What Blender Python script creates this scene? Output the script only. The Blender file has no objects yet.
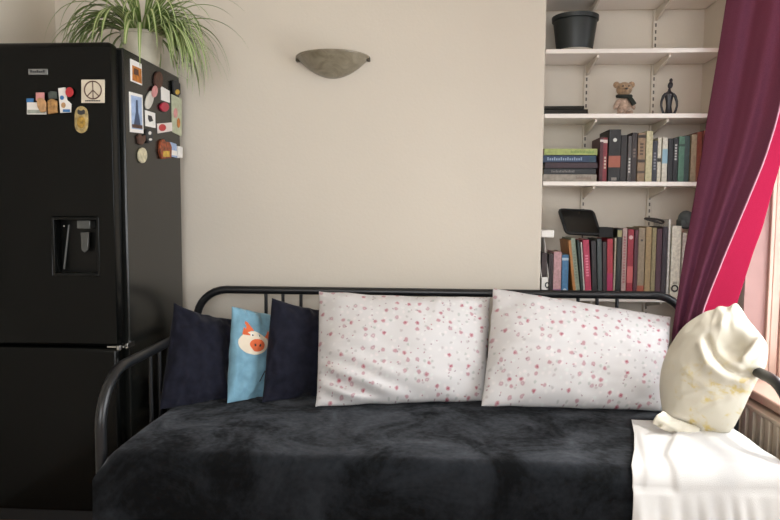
import bpy, bmesh, math, random
from mathutils import Vector, Matrix, noise
random.seed(7)
S = bpy.context.scene
COL = S.collection
PI = math.pi
# ------------------------------------------------------------------ camera
FPX, YAW, PITCH, ROLL, CH = 660.0, math.radians(3.5), math.radians(4.3), math.radians(0.35), 1.18
FW = Vector((-math.sin(YAW)*math.cos(PITCH), math.cos(YAW)*math.cos(PITCH), -math.sin(PITCH)))
_r = Vector((math.cos(YAW), math.sin(YAW), 0)); _u = _r.cross(FW)
RT = _r*math.cos(ROLL) + _u*math.sin(ROLL); UP = -_r*math.sin(ROLL) + _u*math.cos(ROLL)
CAM = Vector((0, 0, CH))
cd = bpy.data.cameras.new('camera'); cam = bpy.data.objects.new('camera', cd); COL.objects.link(cam)
cam.matrix_world = Matrix(((RT.x, UP.x, -FW.x, 0), (RT.y, UP.y, -FW.y, 0), (RT.z, UP.z, -FW.z, CH), (0, 0, 0, 1)))
cd.sensor_width = 36; cd.lens = 36*FPX/780; cd.clip_start = .02
S.camera = cam
def at(px, py, X=None, Y=None, Z=None):
    """the point of the room on the sight line of a pixel at a known distance"""
    d = FW + RT*((px-390)/FPX) + UP*((260-py)/FPX)
    t = (X/d.x) if X is not None else (Y/d.y) if Y is not None else (Z-CH)/d.z
    return CAM + d*t

# ------------------------------------------------------------------ materials
def lin(c):
    if isinstance(c, str): c = [int(c[i:i+2], 16)/255 for i in (0, 2, 4)]
    return tuple(v/12.92 if v <= .04045 else ((v+.055)/1.055)**2.4 for v in c) + (1,)
class NT:
    def __init__(s, name):
        s.m = bpy.data.materials.new(name); s.m.use_nodes = True; s.t = s.m.node_tree
        s.b = s.t.nodes['Principled BSDF']; s.out = s.t.nodes['Material Output']
    def n(s, kind, **kw):
        x = s.t.nodes.new('ShaderNode'+kind)
        for k, v in kw.items():
            if k in x.inputs.keys(): x.inputs[k].default_value = v
            else: setattr(x, k, v)
        return x
    def l(s, a, b): s.t.links.new(a, b)
    def math(s, op, a, b=None, c=None):
        x = s.n('Math', operation=op)
        for i, v in enumerate((a, b, c)):
            if v is None: continue
            if isinstance(v, (int, float)): x.inputs[i].default_value = v
            else: s.l(v, x.inputs[i])
        return x.outputs[0]
    def mix(s, f, a, b):
        x = s.n('Mix', data_type='RGBA')
        for sock, v in ((x.inputs[0], f), (x.inputs[6], a), (x.inputs[7], b)):
            if isinstance(v, (int, float, tuple)): sock.default_value = v
            else: s.l(v, sock)
        return x.outputs[2]
    def ramp(s, f, a, b):
        x = s.n('MapRange'); s.l(f, x.inputs[0]); x.inputs[1].default_value = a; x.inputs[2].default_value = b
        return x.outputs[0]
MC = {}
def mat(name, col, rough=.6, var=.06, scale=12, bump=0, bscale=60, metal=0, spec=.5, sheen=0, coat=0, col2=None):
    """plain material with procedural tone variation and optional bump"""
    if name in MC: return MC[name]
    k = NT(name); c = lin(col)
    tc = k.n('TexCoord'); nz = k.n('TexNoise', Scale=scale, Detail=4.0); k.l(tc.outputs['Object'], nz.inputs['Vector'])
    c2 = lin(col2) if col2 else tuple(max(0, v*(1-var*2.2)) for v in c[:3]) + (1,)
    k.l(k.mix(k.ramp(nz.outputs[0], .35, .65), c2, c), k.b.inputs['Base Color'])
    k.b.inputs['Roughness'].default_value = rough; k.b.inputs['Metallic'].default_value = metal
    k.b.inputs['Specular IOR Level'].default_value = spec
    if sheen: k.b.inputs['Sheen Weight'].default_value = sheen; k.b.inputs['Sheen Roughness'].default_value = .4
    if coat: k.b.inputs['Coat Weight'].default_value = coat
    if bump:
        n2 = k.n('TexNoise', Scale=bscale, Detail=5.0); k.l(tc.outputs['Object'], n2.inputs['Vector'])
        b = k.n('Bump', Strength=bump, Distance=.004); k.l(n2.outputs[0], b.inputs['Height']); k.l(b.outputs[0], k.b.inputs['Normal'])
    MC[name] = k.m
    return k.m

M_wall = mat('cream_wall_paint', 'd3cabc', .85, .02, 1.2, .15, 90, spec=.2)
M_ceil = mat('ceiling_paint', 'dcd3c4', .9, .02, 2, spec=.2)
M_floor = None
M_shelf = mat('white_gloss_shelf', 'e6ded6', .35, .02, 5)
M_black_metal = mat('black_satin_steel', '1b1c1e', .33, .1, 20, spec=.5)
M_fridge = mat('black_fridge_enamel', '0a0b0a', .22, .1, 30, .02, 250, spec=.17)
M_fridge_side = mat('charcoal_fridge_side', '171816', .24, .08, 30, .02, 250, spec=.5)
M_gasket = mat('dark_rubber_gasket', '0c0c0c', .7)
M_disp = mat('dispenser_black_plastic', '0d0e0d', .3, .1, spec=.2)
M_gloss = mat('gloss_black_plastic', '0d0e0e', .12, .1)
M_chrome = mat('brushed_chrome', 'b8b8b6', .25, .05, 40, metal=1)
M_white = mat('white_card', 'e6e2dc', .7, .03)
M_navy = mat('navy_cotton', '1d1e2a', .9, .15, 40, .35, 400, spec=.15, sheen=.12)
M_blue = mat('sky_blue_fleece', '7ba5b9', .9, .08, 25, .4, 300, spec=.15, sheen=.25)
M_throw = mat('white_cotton_throw', 'd0cecb', .9, .03, 8, .3, 500, spec=.15, sheen=.1)

k = NT('oak_floorboards'); tc = k.n('TexCoord'); mp = k.n('Mapping'); k.l(tc.outputs['Object'], mp.inputs[0])
br = k.n('TexBrick', Scale=1.0, Color1=lin('7a5a3c'), Color2=lin('6a4b31'), Mortar=lin('2c1e13'))
br.inputs['Brick Width'].default_value = 1.1; br.inputs['Row Height'].default_value = .12; br.inputs['Mortar Size'].default_value = .004
k.l(mp.outputs[0], br.inputs['Vector']); k.l(br.outputs[0], k.b.inputs['Base Color']); k.b.inputs['Roughness'].default_value = .45
M_floor = k.m

# velvet bedspread: nap brushed in patches
k = NT('black_velvet_bedspread'); tc = k.n('TexCoord')
n1 = k.n('TexNoise', Scale=4.2, Detail=6.0, Roughness=.66, Distortion=.8); k.l(tc.outputs['Object'], n1.inputs['Vector'])
n2 = k.n('TexNoise', Scale=55.0, Detail=3.0); k.l(tc.outputs['Object'], n2.inputs['Vector'])
f = k.math('ADD', k.math('MULTIPLY', n1.outputs[0], .8), k.math('MULTIPLY', n2.outputs[0], .2))
k.l(k.mix(k.ramp(f, .42, .66), lin('0a0b0c'), lin('202327')), k.b.inputs['Base Color'])
k.b.inputs['Roughness'].default_value = .95; k.b.inputs['Specular IOR Level'].default_value = .1
k.l(k.math('MULTIPLY_ADD', k.ramp(f, .38, .68), .31, .03), k.b.inputs['Sheen Weight']); k.b.inputs['Sheen Roughness'].default_value = .5
k.b.inputs['Sheen Tint'].default_value = lin('c0c4cc')
bp = k.n('Bump', Strength=.35, Distance=.006); k.l(f, bp.inputs['Height']); k.l(bp.outputs[0], k.b.inputs['Normal'])
M_velvet = k.m

# ditsy floral cotton, drawn in the pillow's own cloth coordinates
k = NT('ditsy_floral_cotton'); uv = k.n('UVMap'); uv.uv_map = 'cloth'
dn = k.n('TexNoise', Scale=70.0, Detail=2.0); k.l(uv.outputs[0], dn.inputs['Vector'])
add = k.n('VectorMath', operation='MULTIPLY_ADD'); k.l(dn.outputs[1], add.inputs[0]); add.inputs[1].default_value = (.012, .012, 0); k.l(uv.outputs[0], add.inputs[2])
base = lin('cfcccb')
def layer(prev, scale, r0, r1, keep, colour, off, amt):
    mp = k.n('Mapping'); mp.inputs['Location'].default_value = (off, off*.7, 0); k.l(add.outputs[0], mp.inputs[0])
    v = k.n('TexVoronoi', Scale=scale, voronoi_dimensions='2D', Randomness=.85); k.l(mp.outputs[0], v.inputs['Vector'])
    sep = k.n('SeparateColor'); k.l(v.outputs['Color'], sep.inputs[0])
    m = k.math('MULTIPLY', k.ramp(v.outputs['Distance'], r1, r0), k.math('GREATER_THAN', sep.outputs[0], 1-keep))
    c = k.mix(sep.outputs[1], lin(colour[0]), lin(colour[1]))
    return k.mix(k.math('MULTIPLY', m, amt), prev, c), v, sep
c, _, _ = layer(base, 34, .10, .30, .65, ('d3d6d2', 'ddd3d3'), 3.1, .8)
c, _, _ = layer(c, 30, .10, .22, .42, ('a4ada6', 'b8abad'), 7.7, .7)
c, _, _ = layer(c, 24, .13, .23, .5, ('b46472', 'b0949a'), 1.3, .75)
c, _, _ = layer(c, 24, .04, .09, .5, ('98344a', 'd9c5c6'), 1.3, .85)
c, _, _ = layer(c, 40, .07, .16, .3, ('a85a6a', '8d7880'), 11.9, .7)
k.l(c, k.b.inputs['Base Color']); k.b.inputs['Roughness'].default_value = .9; k.b.inputs['Specular IOR Level'].default_value = .15
M_floral = k.m

# cream cushion cloth with yellow stamped pattern
k = NT('cream_cotton_with_yellow_print'); uv = k.n('UVMap'); uv.uv_map = 'cloth'
nz = k.n('TexNoise', Scale=9.0, Detail=3.0, Distortion=1.5); k.l(uv.outputs[0], nz.inputs['Vector'])
n2 = k.n('TexNoise', Scale=45.0, Detail=2.0); k.l(uv.outputs[0], n2.inputs['Vector'])
wv = k.n('TexWave', Scale=4.0, Distortion=8.0); k.l(uv.outputs[0], wv.inputs['Vector'])
sx = k.n('SeparateXYZ'); k.l(uv.outputs[0], sx.inputs[0])
band = k.math('MULTIPLY', k.ramp(sx.outputs[1], .30, .16), k.ramp(sx.outputs[0], .02, .12))
f = k.math('MULTIPLY', k.math('MULTIPLY', k.ramp(nz.outputs[0], .46, .58), k.ramp(n2.outputs[0], .42, .58)), band)
k.l(k.mix(k.math('MULTIPLY', f, .8), lin('cdc7b7'), lin('c8b05a')), k.b.inputs['Base Color'])
k.b.inputs['Roughness'].default_value = .9; k.b.inputs['Specular IOR Level'].default_value = .15
M_cream = k.m

# translucent crimson curtain, haze of its unlit front greyed into the colour
k = NT('crimson_curtain_cloth'); tc = k.n('TexCoord')
nz = k.n('TexNoise', Scale=260.0, Detail=2.0); k.l(tc.outputs['Object'], nz.inputs['Vector'])
cc = k.mix(k.ramp(nz.outputs[0], .3, .7), lin('7a485f'), lin('865068'))
df = k.n('BsdfDiffuse'); k.l(cc, df.inputs[0]); tr = k.n('BsdfTranslucent', Color=lin('b83052'))
ms = k.n('MixShader'); ms.inputs[0].default_value = .13; k.l(df.outputs[0], ms.inputs[1]); k.l(tr.outputs[0], ms.inputs[2])
k.l(ms.outputs[0], k.out.inputs[0]); M_curtain = k.m
k = NT('sunlit_crimson_curtain_strip'); tc = k.n('TexCoord')  # lit copy of the same cloth: sunlight on the strip put into its colour
nz = k.n('TexNoise', Scale=260.0, Detail=2.0); k.l(tc.outputs['Object'], nz.inputs['Vector'])
df = k.n('BsdfDiffuse'); k.l(k.mix(k.ramp(nz.outputs[0], .3, .7), lin('861a34'), lin('92203c')), df.inputs[0]); tr = k.n('BsdfTranslucent', Color=lin('d03a60'))
ms = k.n('MixShader'); ms.inputs[0].default_value = .17; k.l(df.outputs[0], ms.inputs[1]); k.l(tr.outputs[0], ms.inputs[2])
k.l(ms.outputs[0], k.out.inputs[0]); M_curtain_sunlit = k.m

# clear window glass
k = NT('clear_window_glass'); tp = k.n('BsdfTransparent'); gl = k.n('BsdfGlossy', Roughness=.02); fr = k.n('Fresnel', IOR=1.45)
nz = k.n('TexNoise', Scale=1.5); k.l(k.mix(nz.outputs[0], (.97, .98, .98, 1), (1, 1, 1, 1)), tp.inputs[0])
ms = k.n('MixShader'); k.l(k.math('MULTIPLY', fr.outputs[0], .5), ms.inputs[0]); k.l(tp.outputs[0], ms.inputs[1]); k.l(gl.outputs[0], ms.inputs[2]); k.l(ms.outputs[0], k.out.inputs[0])
M_glass = k.m

# alabaster glass of the wall light
k = NT('smoky_alabaster_glass'); tc = k.n('TexCoord')
nz = k.n('TexNoise', Scale=14.0, Detail=6.0, Distortion=1.6); k.l(tc.outputs['Object'], nz.inputs['Vector'])
k.l(k.mix(k.ramp(nz.outputs[0], .35, .65), lin('79705c'), lin('938a76')), k.b.inputs['Base Color'])
k.b.inputs['Roughness'].default_value = .3; k.b.inputs['Coat Weight'].default_value = .15; M_alab = k.m

# variegated leaf: pale stripe along the middle of each blade
k = NT('variegated_spider_plant_leaf'); uv = k.n('UVMap'); uv.uv_map = 'cloth'
sx = k.n('SeparateXYZ'); k.l(uv.outputs[0], sx.inputs[0])
mid = k.math('ABSOLUTE', k.math('SUBTRACT', sx.outputs[0], .5))
k.l(k.mix(k.math('MULTIPLY', k.ramp(mid, .26, .14), .8), lin('6d8842'), lin('c6ca9c')), k.b.inputs['Base Color'])
k.b.inputs['Roughness'].default_value = .45; M_leaf = k.m
M_leaf_dry = mat('dry_leaf_tip', '6b5a3a', .7)

# ------------------------------------------------------------------ mesh builder
class MB:
    def __init__(s): s.v = []; s.f = []; s.mi = []; s.uv = {}
    def add(s, verts, faces, mi=0, uvs=None):
        o = len(s.v); s.v += [Vector(p) for p in verts]
        for i, q in enumerate(faces):
            s.f.append([o+j for j in q]); s.mi.append(mi)
        if uvs:
            for j, t in enumerate(uvs): s.uv[o+j] = t
        return s
    def box(s, lo, hi, mi=0, M=None):
        x0, y0, z0 = lo; x1, y1, z1 = hi
        P = [Vector(p) for p in ((x0,y0,z0),(x1,y0,z0),(x1,y1,z0),(x0,y1,z0),(x0,y0,z1),(x1,y0,z1),(x1,y1,z1),(x0,y1,z1))]
        if M: P = [M @ p for p in P]
        return s.add(P, [(0,3,2,1),(4,5,6,7),(0,1,5,4),(1,2,6,5),(2,3,7,6),(3,0,4,7)], mi)
    def prism(s, poly, a, b, mi=0):
        """polygon of 3D points swept from offset a to offset b (vectors)"""
        n = len(poly); P = [Vector(p)+Vector(a) for p in poly] + [Vector(p)+Vector(b) for p in poly]
        return s.add(P, [tuple(range(n))[::-1], tuple(range(n, 2*n))] + [(i, (i+1) % n, n+(i+1) % n, n+i) for i in range(n)], mi)
    def tube(s, path, r, seg=12, mi=0, cap=True):
        path = [Vector(p) for p in path]; n = len(path); rs = r if isinstance(r, (list, tuple)) else [r]*n
        vs = []; up = None
        for i, p in enumerate(path):
            d = (path[min(i+1, n-1)] - path[max(i-1, 0)]).normalized()
            if up is None: up = d.orthogonal().normalized()
            up = (up - d*up.dot(d)).normalized(); w = d.cross(up)
            for j in range(seg):
                a = 2*PI*j/seg; vs.append(p + (up*math.cos(a) + w*math.sin(a))*rs[i])
        fs = [(i*seg+j, i*seg+(j+1) % seg, (i+1)*seg+(j+1) % seg, (i+1)*seg+j) for i in range(n-1) for j in range(seg)]
        if cap: fs += [tuple(range(seg))[::-1], tuple(range((n-1)*seg, n*seg))]
        return s.add(vs, fs, mi)
    def lathe(s, prof, c=(0,0,0), seg=40, mi=0, M=None, a0=0, a1=2*PI):
        c = Vector(c); vs = []; full = abs(a1-a0-2*PI) < 1e-6; m = seg if full else seg+1
        for r, z in prof:
            for j in range(m):
                a = a0+(a1-a0)*j/seg; p = Vector((r*math.cos(a), r*math.sin(a), z)); vs.append(c + (M @ p if M else p))
        fs = [(i*m+j, i*m+(j+1) % m, (i+1)*m+(j+1) % m, (i+1)*m+j) for i in range(len(prof)-1) for j in range(seg)]
        return s.add(vs, fs, mi)
    def ball(s, c, r, mi=0, M=None, seg=20, rings=12):
        r = Vector(r) if not isinstance(r, (int, float)) else Vector((r, r, r)); vs = []; c = Vector(c)
        for i in range(rings+1):
            t = PI*i/rings
            for j in range(seg):
                a = 2*PI*j/seg; p = Vector((r.x*math.sin(t)*math.cos(a), r.y*math.sin(t)*math.sin(a), r.z*math.cos(t)))
                vs.append(c + (M @ p if M else p))
        return s.add(vs, [(i*seg+j, (i+1)*seg+j, (i+1)*seg+(j+1) % seg, i*seg+(j+1) % seg) for i in range(rings) for j in range(seg)], mi)
    def grid(s, fn, nu, nv, mi=0, uvfn=None):
        vs = [fn(i/nu, j/nv) for j in range(nv+1) for i in range(nu+1)]
        uv = [uvfn(i/nu, j/nv) for j in range(nv+1) for i in range(nu+1)] if uvfn else None
        return s.add(vs, [(j*(nu+1)+i, j*(nu+1)+i+1, (j+1)*(nu+1)+i+1, (j+1)*(nu+1)+i) for j in range(nv) for i in range(nu)], mi, uv)
    def build(s, name, mats, parent=None, smooth=None, bevel=0, merge=1e-5, loc=None, solid=0, sub=0):
        mats = mats if isinstance(mats, (list, tuple)) else [mats]
        org = Vector(loc) if loc is not None else (Vector(world_loc(parent)) if parent else Vector((0,0,0)))
        me = bpy.data.meshes.new(name); me.from_pydata([p-org for p in s.v], [], s.f)
        for m in mats: me.materials.append(m)
        me.polygons.foreach_set('material_index', s.mi)
        if s.uv:
            ul = me.uv_layers.new(name='cloth')
            for lp in me.loops: ul.data[lp.index].uv = s.uv.get(lp.vertex_index, (0, 0))[:2]
        bm = bmesh.new(); bm.from_mesh(me)
        if merge: bmesh.ops.remove_doubles(bm, verts=bm.verts, dist=merge)
        bmesh.ops.recalc_face_normals(bm, faces=bm.faces); bm.to_mesh(me); bm.free()
        o = bpy.data.objects.new(name, me); COL.objects.link(o)
        if parent: o.parent = parent
        elif loc is not None: o.location = org
        if solid:
            md = o.modifiers.new('solid', 'SOLIDIFY'); md.thickness = solid; md.offset = 0
        if sub:
            md = o.modifiers.new('sub', 'SUBSURF'); md.levels = sub; md.render_levels = sub
        if bevel:
            md = o.modifiers.new('bevel', 'BEVEL'); md.width = bevel; md.segments = 3; md.limit_method = 'ANGLE'; md.angle_limit = .6
        if smooth is None: smooth = 40
        if smooth:
            me.polygons.foreach_set('use_smooth', [True]*len(me.polygons))
            try: me.set_sharp_from_angle(angle=math.radians(smooth))
            except Exception: pass
        return o
def world_loc(o):
    p = Vector((0, 0, 0))
    while o: p += o.location; o = o.parent
    return p
def tag(o, label, cat, group=None):
    o['label'] = label; o['category'] = cat
    if group: o['group'] = group
    return o
def thing(name, label, cat, loc, group=None):
    o = bpy.data.objects.new(name, None); COL.objects.link(o); o.location = Vector(loc); o.empty_display_size = .05
    return tag(o, label, cat, group)
def struct(o): o['kind'] = 'structure'; return o

# ------------------------------------------------------------------ room shell
XL, XR, YB, YA, YF, ZC = -1.70, 1.25, 2.95, 3.20, -2.2, 2.55     # left wall, window wall, chimney breast face, alcove back, rear wall
XC = at(544, 120, Y=YB).x                                        # corner of the chimney breast
struct(MB().box((XL-.12, YF-.12, -.1), (XR+.3, YA+.12, 0)).build('floor', M_floor))
struct(MB().box((XL-.12, YF-.12, ZC), (XR+.3, YA+.12, ZC+.1)).build('ceiling', M_ceil))
struct(MB().box((XL-.12, YF-.12, 0), (XL, YB, ZC)).build('wall_left', M_wall))
struct(MB().box((XL-.12, YB, 0), (XC, YA, ZC)).build('wall_back', M_wall, bevel=.006))
struct(MB().box((XL-.12, YA, 0), (XR+.27, YA+.12, ZC)).build('wall_alcove', M_wall))
WY0, WY1, WZ0, WZ1 = .55, 2.70, .52, 2.30                          # opening in the window wall
b = MB()
WT = .27
b.box((XR, YF-.12, 0), (XR+WT, WY0, ZC)); b.box((XR, WY1, 0), (XR+WT, YA, ZC))
b.box((XR, WY0, 0), (XR+WT, WY1, WZ0)); b.box((XR, WY0, WZ1), (XR+WT, WY1, ZC))
struct(b.build('wall_right', M_wall))
# rear wall behind the viewer with a wide bay opening that lets the daylight in
RX0, RX1, RZ0, RZ1 = -1.3, .9, 1.0, 2.42
b = MB(); b.box((XL, YF-.12, 0), (RX0, YF, ZC)); b.box((RX1, YF-.12, 0), (XR, YF, ZC))
b.box((RX0, YF-.12, 0), (RX1, YF, RZ0)); b.box((RX0, YF-.12, RZ1), (RX1, YF, ZC))
struct(b.build('wall_rear', M_wall))
# window_1: frame, casing, panes, sill
M_wood = mat('pinkish_window_paint', 'cbab9a', .35, .03, 9)
M_reveal = mat('pink_shaded_reveal', 'a67f78', .5, .03, 9)  # shade and pink glow inside the reveal are put into this colour
w = bpy.data.objects.new('window_1', None); COL.objects.link(w); w.location = (XR+.2, (WY0+WY1)/2, WZ0); struct(w)
b = MB(); x0, x1 = XR+.20, XR+.25
for (ya, yb) in ((WY0, WY0+.06), (WY1-.06, WY1), (1.55, 1.62)): b.box((x0, ya, WZ0), (x1, yb, WZ1))
for (za, zb) in ((WZ0, WZ0+.06), (WZ1-.06, WZ1), (1.42, 1.48)): b.box((x0, WY0+.06, za), (x1, WY1-.06, zb))
b.build('window_frame', M_wood, w, bevel=.004)
b = MB()
for q, (xa, xb, dd) in enumerate(((.085, .10, .02), (.105, .135, .012), (.14, .15, .018), (.16, .2, .03))): b.box((XR+xa, WY1-dd, WZ0+.005), (XR+xb, WY1+.002, WZ1))
b.build('window_moulding', M_wood, w, bevel=.003)
MB().box((XR+.001, WY1-.006, WZ0+.005), (XR+.2, WY1+.003, WZ1)).build('window_reveal', M_reveal, w)
MB().box((XR+.223, WY0+.03, WZ0+.03), (XR+.227, WY1-.03, WZ1-.03)).build('window_pane', M_glass, w)
MB().box((XR-.055, WY0-.06, WZ0-.03), (XR+.20, WY1-.005, WZ0+.004)).build('window_sill', M_wood, w, bevel=.008)
# radiator under the sill
M_rad = mat('cream_radiator_enamel', 'd2c3b0', .4, .03)
t = thing('radiator', 'cream panel radiator under the window sill beside the daybed', 'radiator', (XR-.04, 1.75, .08))
b = MB(); ys = [.9+.0283*i for i in range(61)]
for i in range(60):
    d = .012 if i % 2 else 0
    b.box((XR-.072+d, ys[i], .10), (XR-.03, ys[i+1], .46))
b.build('panel', M_rad, t, bevel=.003)
MB().box((XR-.075, .89, .46), (XR-.012, 2.61, .475)).build('top_grille', M_rad, t, bevel=.003)
for y in (.98, 2.5): MB().tube([(XR-.04, y, .001), (XR-.04, y, .11)], .009).build('pipe', M_chrome, t)

# ------------------------------------------------------------------ fridge freezer
FX0, FX1, FY, FYB, FT = -1.685, -1.106, 2.29, 2.885, 1.763
FD = FX1-.018                                                       # right edge of the doors
ZS = at(100, 347, Y=FY).z                                          # gap between the two doors
fr = thing('fridge_freezer', 'tall black fridge freezer with water dispenser and magnets beside the daybed', 'fridge', ((FX0+FX1)/2, (FY+FYB)/2, 0))
MB().box((FX0+.003, FY+.065, .03), (FX1-.002, FYB, FT-.006)).build('body', M_fridge_side, fr, bevel=.006)
DX0, DX1, DZ0, DZ1 = at(54, 246, Y=FY).x, at(98, 246, Y=FY).x, at(75, 274, Y=FY).z, at(75, 219, Y=FY).z
b = MB(); y0, y1 = FY, FY+.058
x0, x1, z0, z1 = FX0, FD, ZS+.004, FT                             # upper door with the dispenser opening
V = [(x0,y0,z0),(x1,y0,z0),(x1,y0,z1),(x0,y0,z1),(DX0,y0,DZ0),(DX1,y0,DZ0),(DX1,y0,DZ1),(DX0,y0,DZ1)]
B2 = [(x,y1,z) for x,_,z in V]
b.add(V+B2, [(0,1,5,4),(1,2,6,5),(2,3,7,6),(3,0,4,7),(8,12,13,9),(9,13,14,10),(10,14,15,11),(11,15,12,8),
             (0,8,9,1),(1,9,10,2),(2,10,11,3),(3,11,8,0),(4,5,13,12),(5,6,14,13),(6,7,15,14),(7,4,12,15)])
up = b.build('door', M_fridge, fr, bevel=.014, merge=0)
lo = MB().box((FX0, FY, .06), (FD, FY+.058, ZS-.004)).build('door', M_fridge, fr, bevel=.014)
MB().box((FX0+.012, FY+.058, .06), (FD-.012, FY+.066, FT-.02)).build('gasket', M_gasket, fr)
for x in (FX0+.05, FX1-.05):
    for y in (FY+.1, FYB-.05): MB().lathe([(0, 0), (.018, 0), (.018, .032), (0, .032)], (x, y, 0), 16).build('foot', M_gasket, fr)
MB().box((FX0+.01, FY+.02, .012), (FX1-.01, FY+.05, .055)).build('kickplate', M_gasket, fr)
# dispenser inside the upper door
b = MB(); yb = FY+.056
b.box((DX0-.006, FY-.003, DZ0-.008), (DX0+.003, FY+.012, DZ1+.006)); b.box((DX1-.003, FY-.003, DZ0-.008), (DX1+.006, FY+.012, DZ1+.006))
b.box((DX0, FY-.003, DZ1-.003), (DX1, FY+.012, DZ1+.006)); b.box((DX0, FY-.004, DZ0-.008), (DX1, FY+.05, DZ0+.003))
b.box((DX0, yb-.004, DZ0), (DX1, yb+.002, DZ1))
dsp = b.build('water_dispenser', M_disp, fr, bevel=.002)
cx = (DX0+DX1)/2
b = MB()
pad = [at(80, 232, Y=FY+.03), at(89, 232, Y=FY+.03), at(88, 250, Y=FY+.024), at(84.5, 253, Y=FY+.022), at(81, 250, Y=FY+.024)]
b.prism(pad, (0, 0, 0), (0, .012, 0)); b.box((cx+.0, FY+.008, DZ1-.035), (cx+.05, FY+.05, DZ1-.004))
b.build('dispenser_lever', mat('smoked_clear_plastic', '4c4e4c', .15), dsp, bevel=.003)
MB().tube([at(69, 225, Y=FY+.05), at(64, 269, Y=FY+.046)], .004, 8).build('water_pipe', mat('grey_plastic', '5a5b58', .3), dsp)
MB().ball(at(64, 226, Y=FY+.04), .0028).build('indicator_light', M_white, dsp)
# badge, hinge
p = at(29, 75, Y=FY); q = at(48, 69, Y=FY)
bd = MB().box((p.x, FY-.004, p.z), (q.x, FY+.001, q.z)).build('badge', mat('grey_badge_metal', '8d8f8e', .35, metal=.6), up, bevel=.001)
b = MB(); n = 7
for i in range(n):
    xa = p.x+.008+i*(q.x-p.x-.016)/n; h = (.35, .55)[i % 3 == 0]
    b.box((xa, FY-.0052, p.z+.007), (xa+.006, FY-.0035, p.z+.007+(q.z-p.z)*h*.8))
b.build('badge_lettering', mat('dark_print', '33363a', .5), bd)
b = MB(); b.box((FX1-.06, FY+.004, ZS-.003), (FX1+.004, FY+.05, ZS+.003)); b.lathe([(0, -.009), (.009, -.009), (.009, .007), (0, .007)], (FX1-.012, FY-.002, ZS), 16)
b.box((FX1-.004, FY+.03, ZS-.01), (FX1+.006, FY+.085, ZS+.008)); b.build('hinge', M_chrome, fr, bevel=.001)

# ------------------------------------------------------------------ fridge magnets
MAGF = 'fridge magnets on the front door'; MAGS = 'fridge magnets on the fridge side'
class Front:
    """flat plane of the fridge front: pixel -> point"""
    def pt(s, px, py, d=0): p = at(px, py, Y=FY); return Vector((p.x, FY-d, p.z))
    off = Vector((0, -1, 0))
class Side:
    def pt(s, px, py, d=0): p = at(px, py, X=FX1); return Vector((FX1-.002+d, p.y, p.z))
    off = Vector((1, 0, 0))
FR, SD = Front(), Side()
def plate(pl, pts, mt, name, parent=None, d0=0.0005, d1=.004, bevel=.0008):
    b = MB(); P = [pl.pt(*p) for p in pts]; b.prism(P, pl.off*d0, pl.off*d1)
    return b.build(name, mt, parent, bevel=bevel)
def blob(pl, px, py, rx, ry, n=20, a=0):
    out = []
    for i in range(n):
        t = 2*PI*i/n; x, y = rx*math.cos(t), ry*math.sin(t)
        out.append((px + x*math.cos(a)-y*math.sin(a), py + x*math.sin(a)+y*math.cos(a)))
    return out
def magnet(pl, pts, mt, name, label, d0=0.0005, d1=.004, group=None, bevel=.0008):
    c = Vector((0, 0, 0)); P = [pl.pt(*p) for p in pts]
    for p in P: c += p
    c /= len(P); t = MB().prism(P, pl.off*d0, pl.off*d1).build(name, mt, None, bevel=bevel, loc=c)
    return tag(t, label, 'magnet', group)
def dec(pl, parent, pts, mt, name, d0=.004, d1=.0052):
    return plate(pl, pts, mt, name, parent, d0, d1, 0)
R4 = lambda x0, y0, x1, y1: [(x0, y0), (x1, y0), (x1, y1), (x0, y1)]
m_ink = mat('dark_ink', '2a2a2c', .6); m_red = mat('red_enamel', 'b3242c', .4); m_tan = mat('tan_resin', 'c69a6a', .6, .15, 60)
m_brn = mat('brown_resin', '5a3a2c', .6, .2, 60); m_sky = mat('pale_blue_print', '9fb4d6', .6, .1, 60); m_org = mat('orange_print', 'c67a2e', .6, .2, 60)
m_pnk = mat('pink_resin', 'd2918e', .6, .1, 60); m_blu = mat('blue_print', '3a78b4', .6, .1, 60); m_yel = mat('yellow_resin', 'd8b24a', .6, .2, 60)
m_crd = mat('cream_card', 'ddd2bd', .7, .06, 40); m_gry = mat('slate_resin', '4a524c', .6, .2, 60); m_grn = mat('sage_print', 'b9bda0', .7, .1, 60)
# peace sign card
t = magnet(FR, R4(81.8, 79.8, 105, 103), m_crd, 'card_magnet', 'square cream card magnet with a brown peace sign on the fridge door', group=MAGF)
b = MB(); c = FR.pt(93.6, 90.3, .0052); rad = (FR.pt(102, 90, 0)-FR.pt(93.6, 90, 0)).x
ring = [c+Vector((rad*math.cos(a), 0, rad*math.sin(a))) for a in [2*PI*i/36 for i in range(37)]]
b.tube(ring, .0022, 6, cap=False)
for a in (PI/2, -PI/2, -PI*.25, -PI*.75): b.tube([c, c+Vector((rad*math.cos(a), 0, rad*math.sin(a)))], .0018, 6)
b.build('peace_sign', mat('brown_ink', '5b3f33', .6), t)
b = MB()
for i in range(9): b.box(FR.pt(86+i*1.7, 101.6, .0055), FR.pt(87.2+i*1.7, 100.4, .003))
b.build('caption', m_ink, t)
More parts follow.
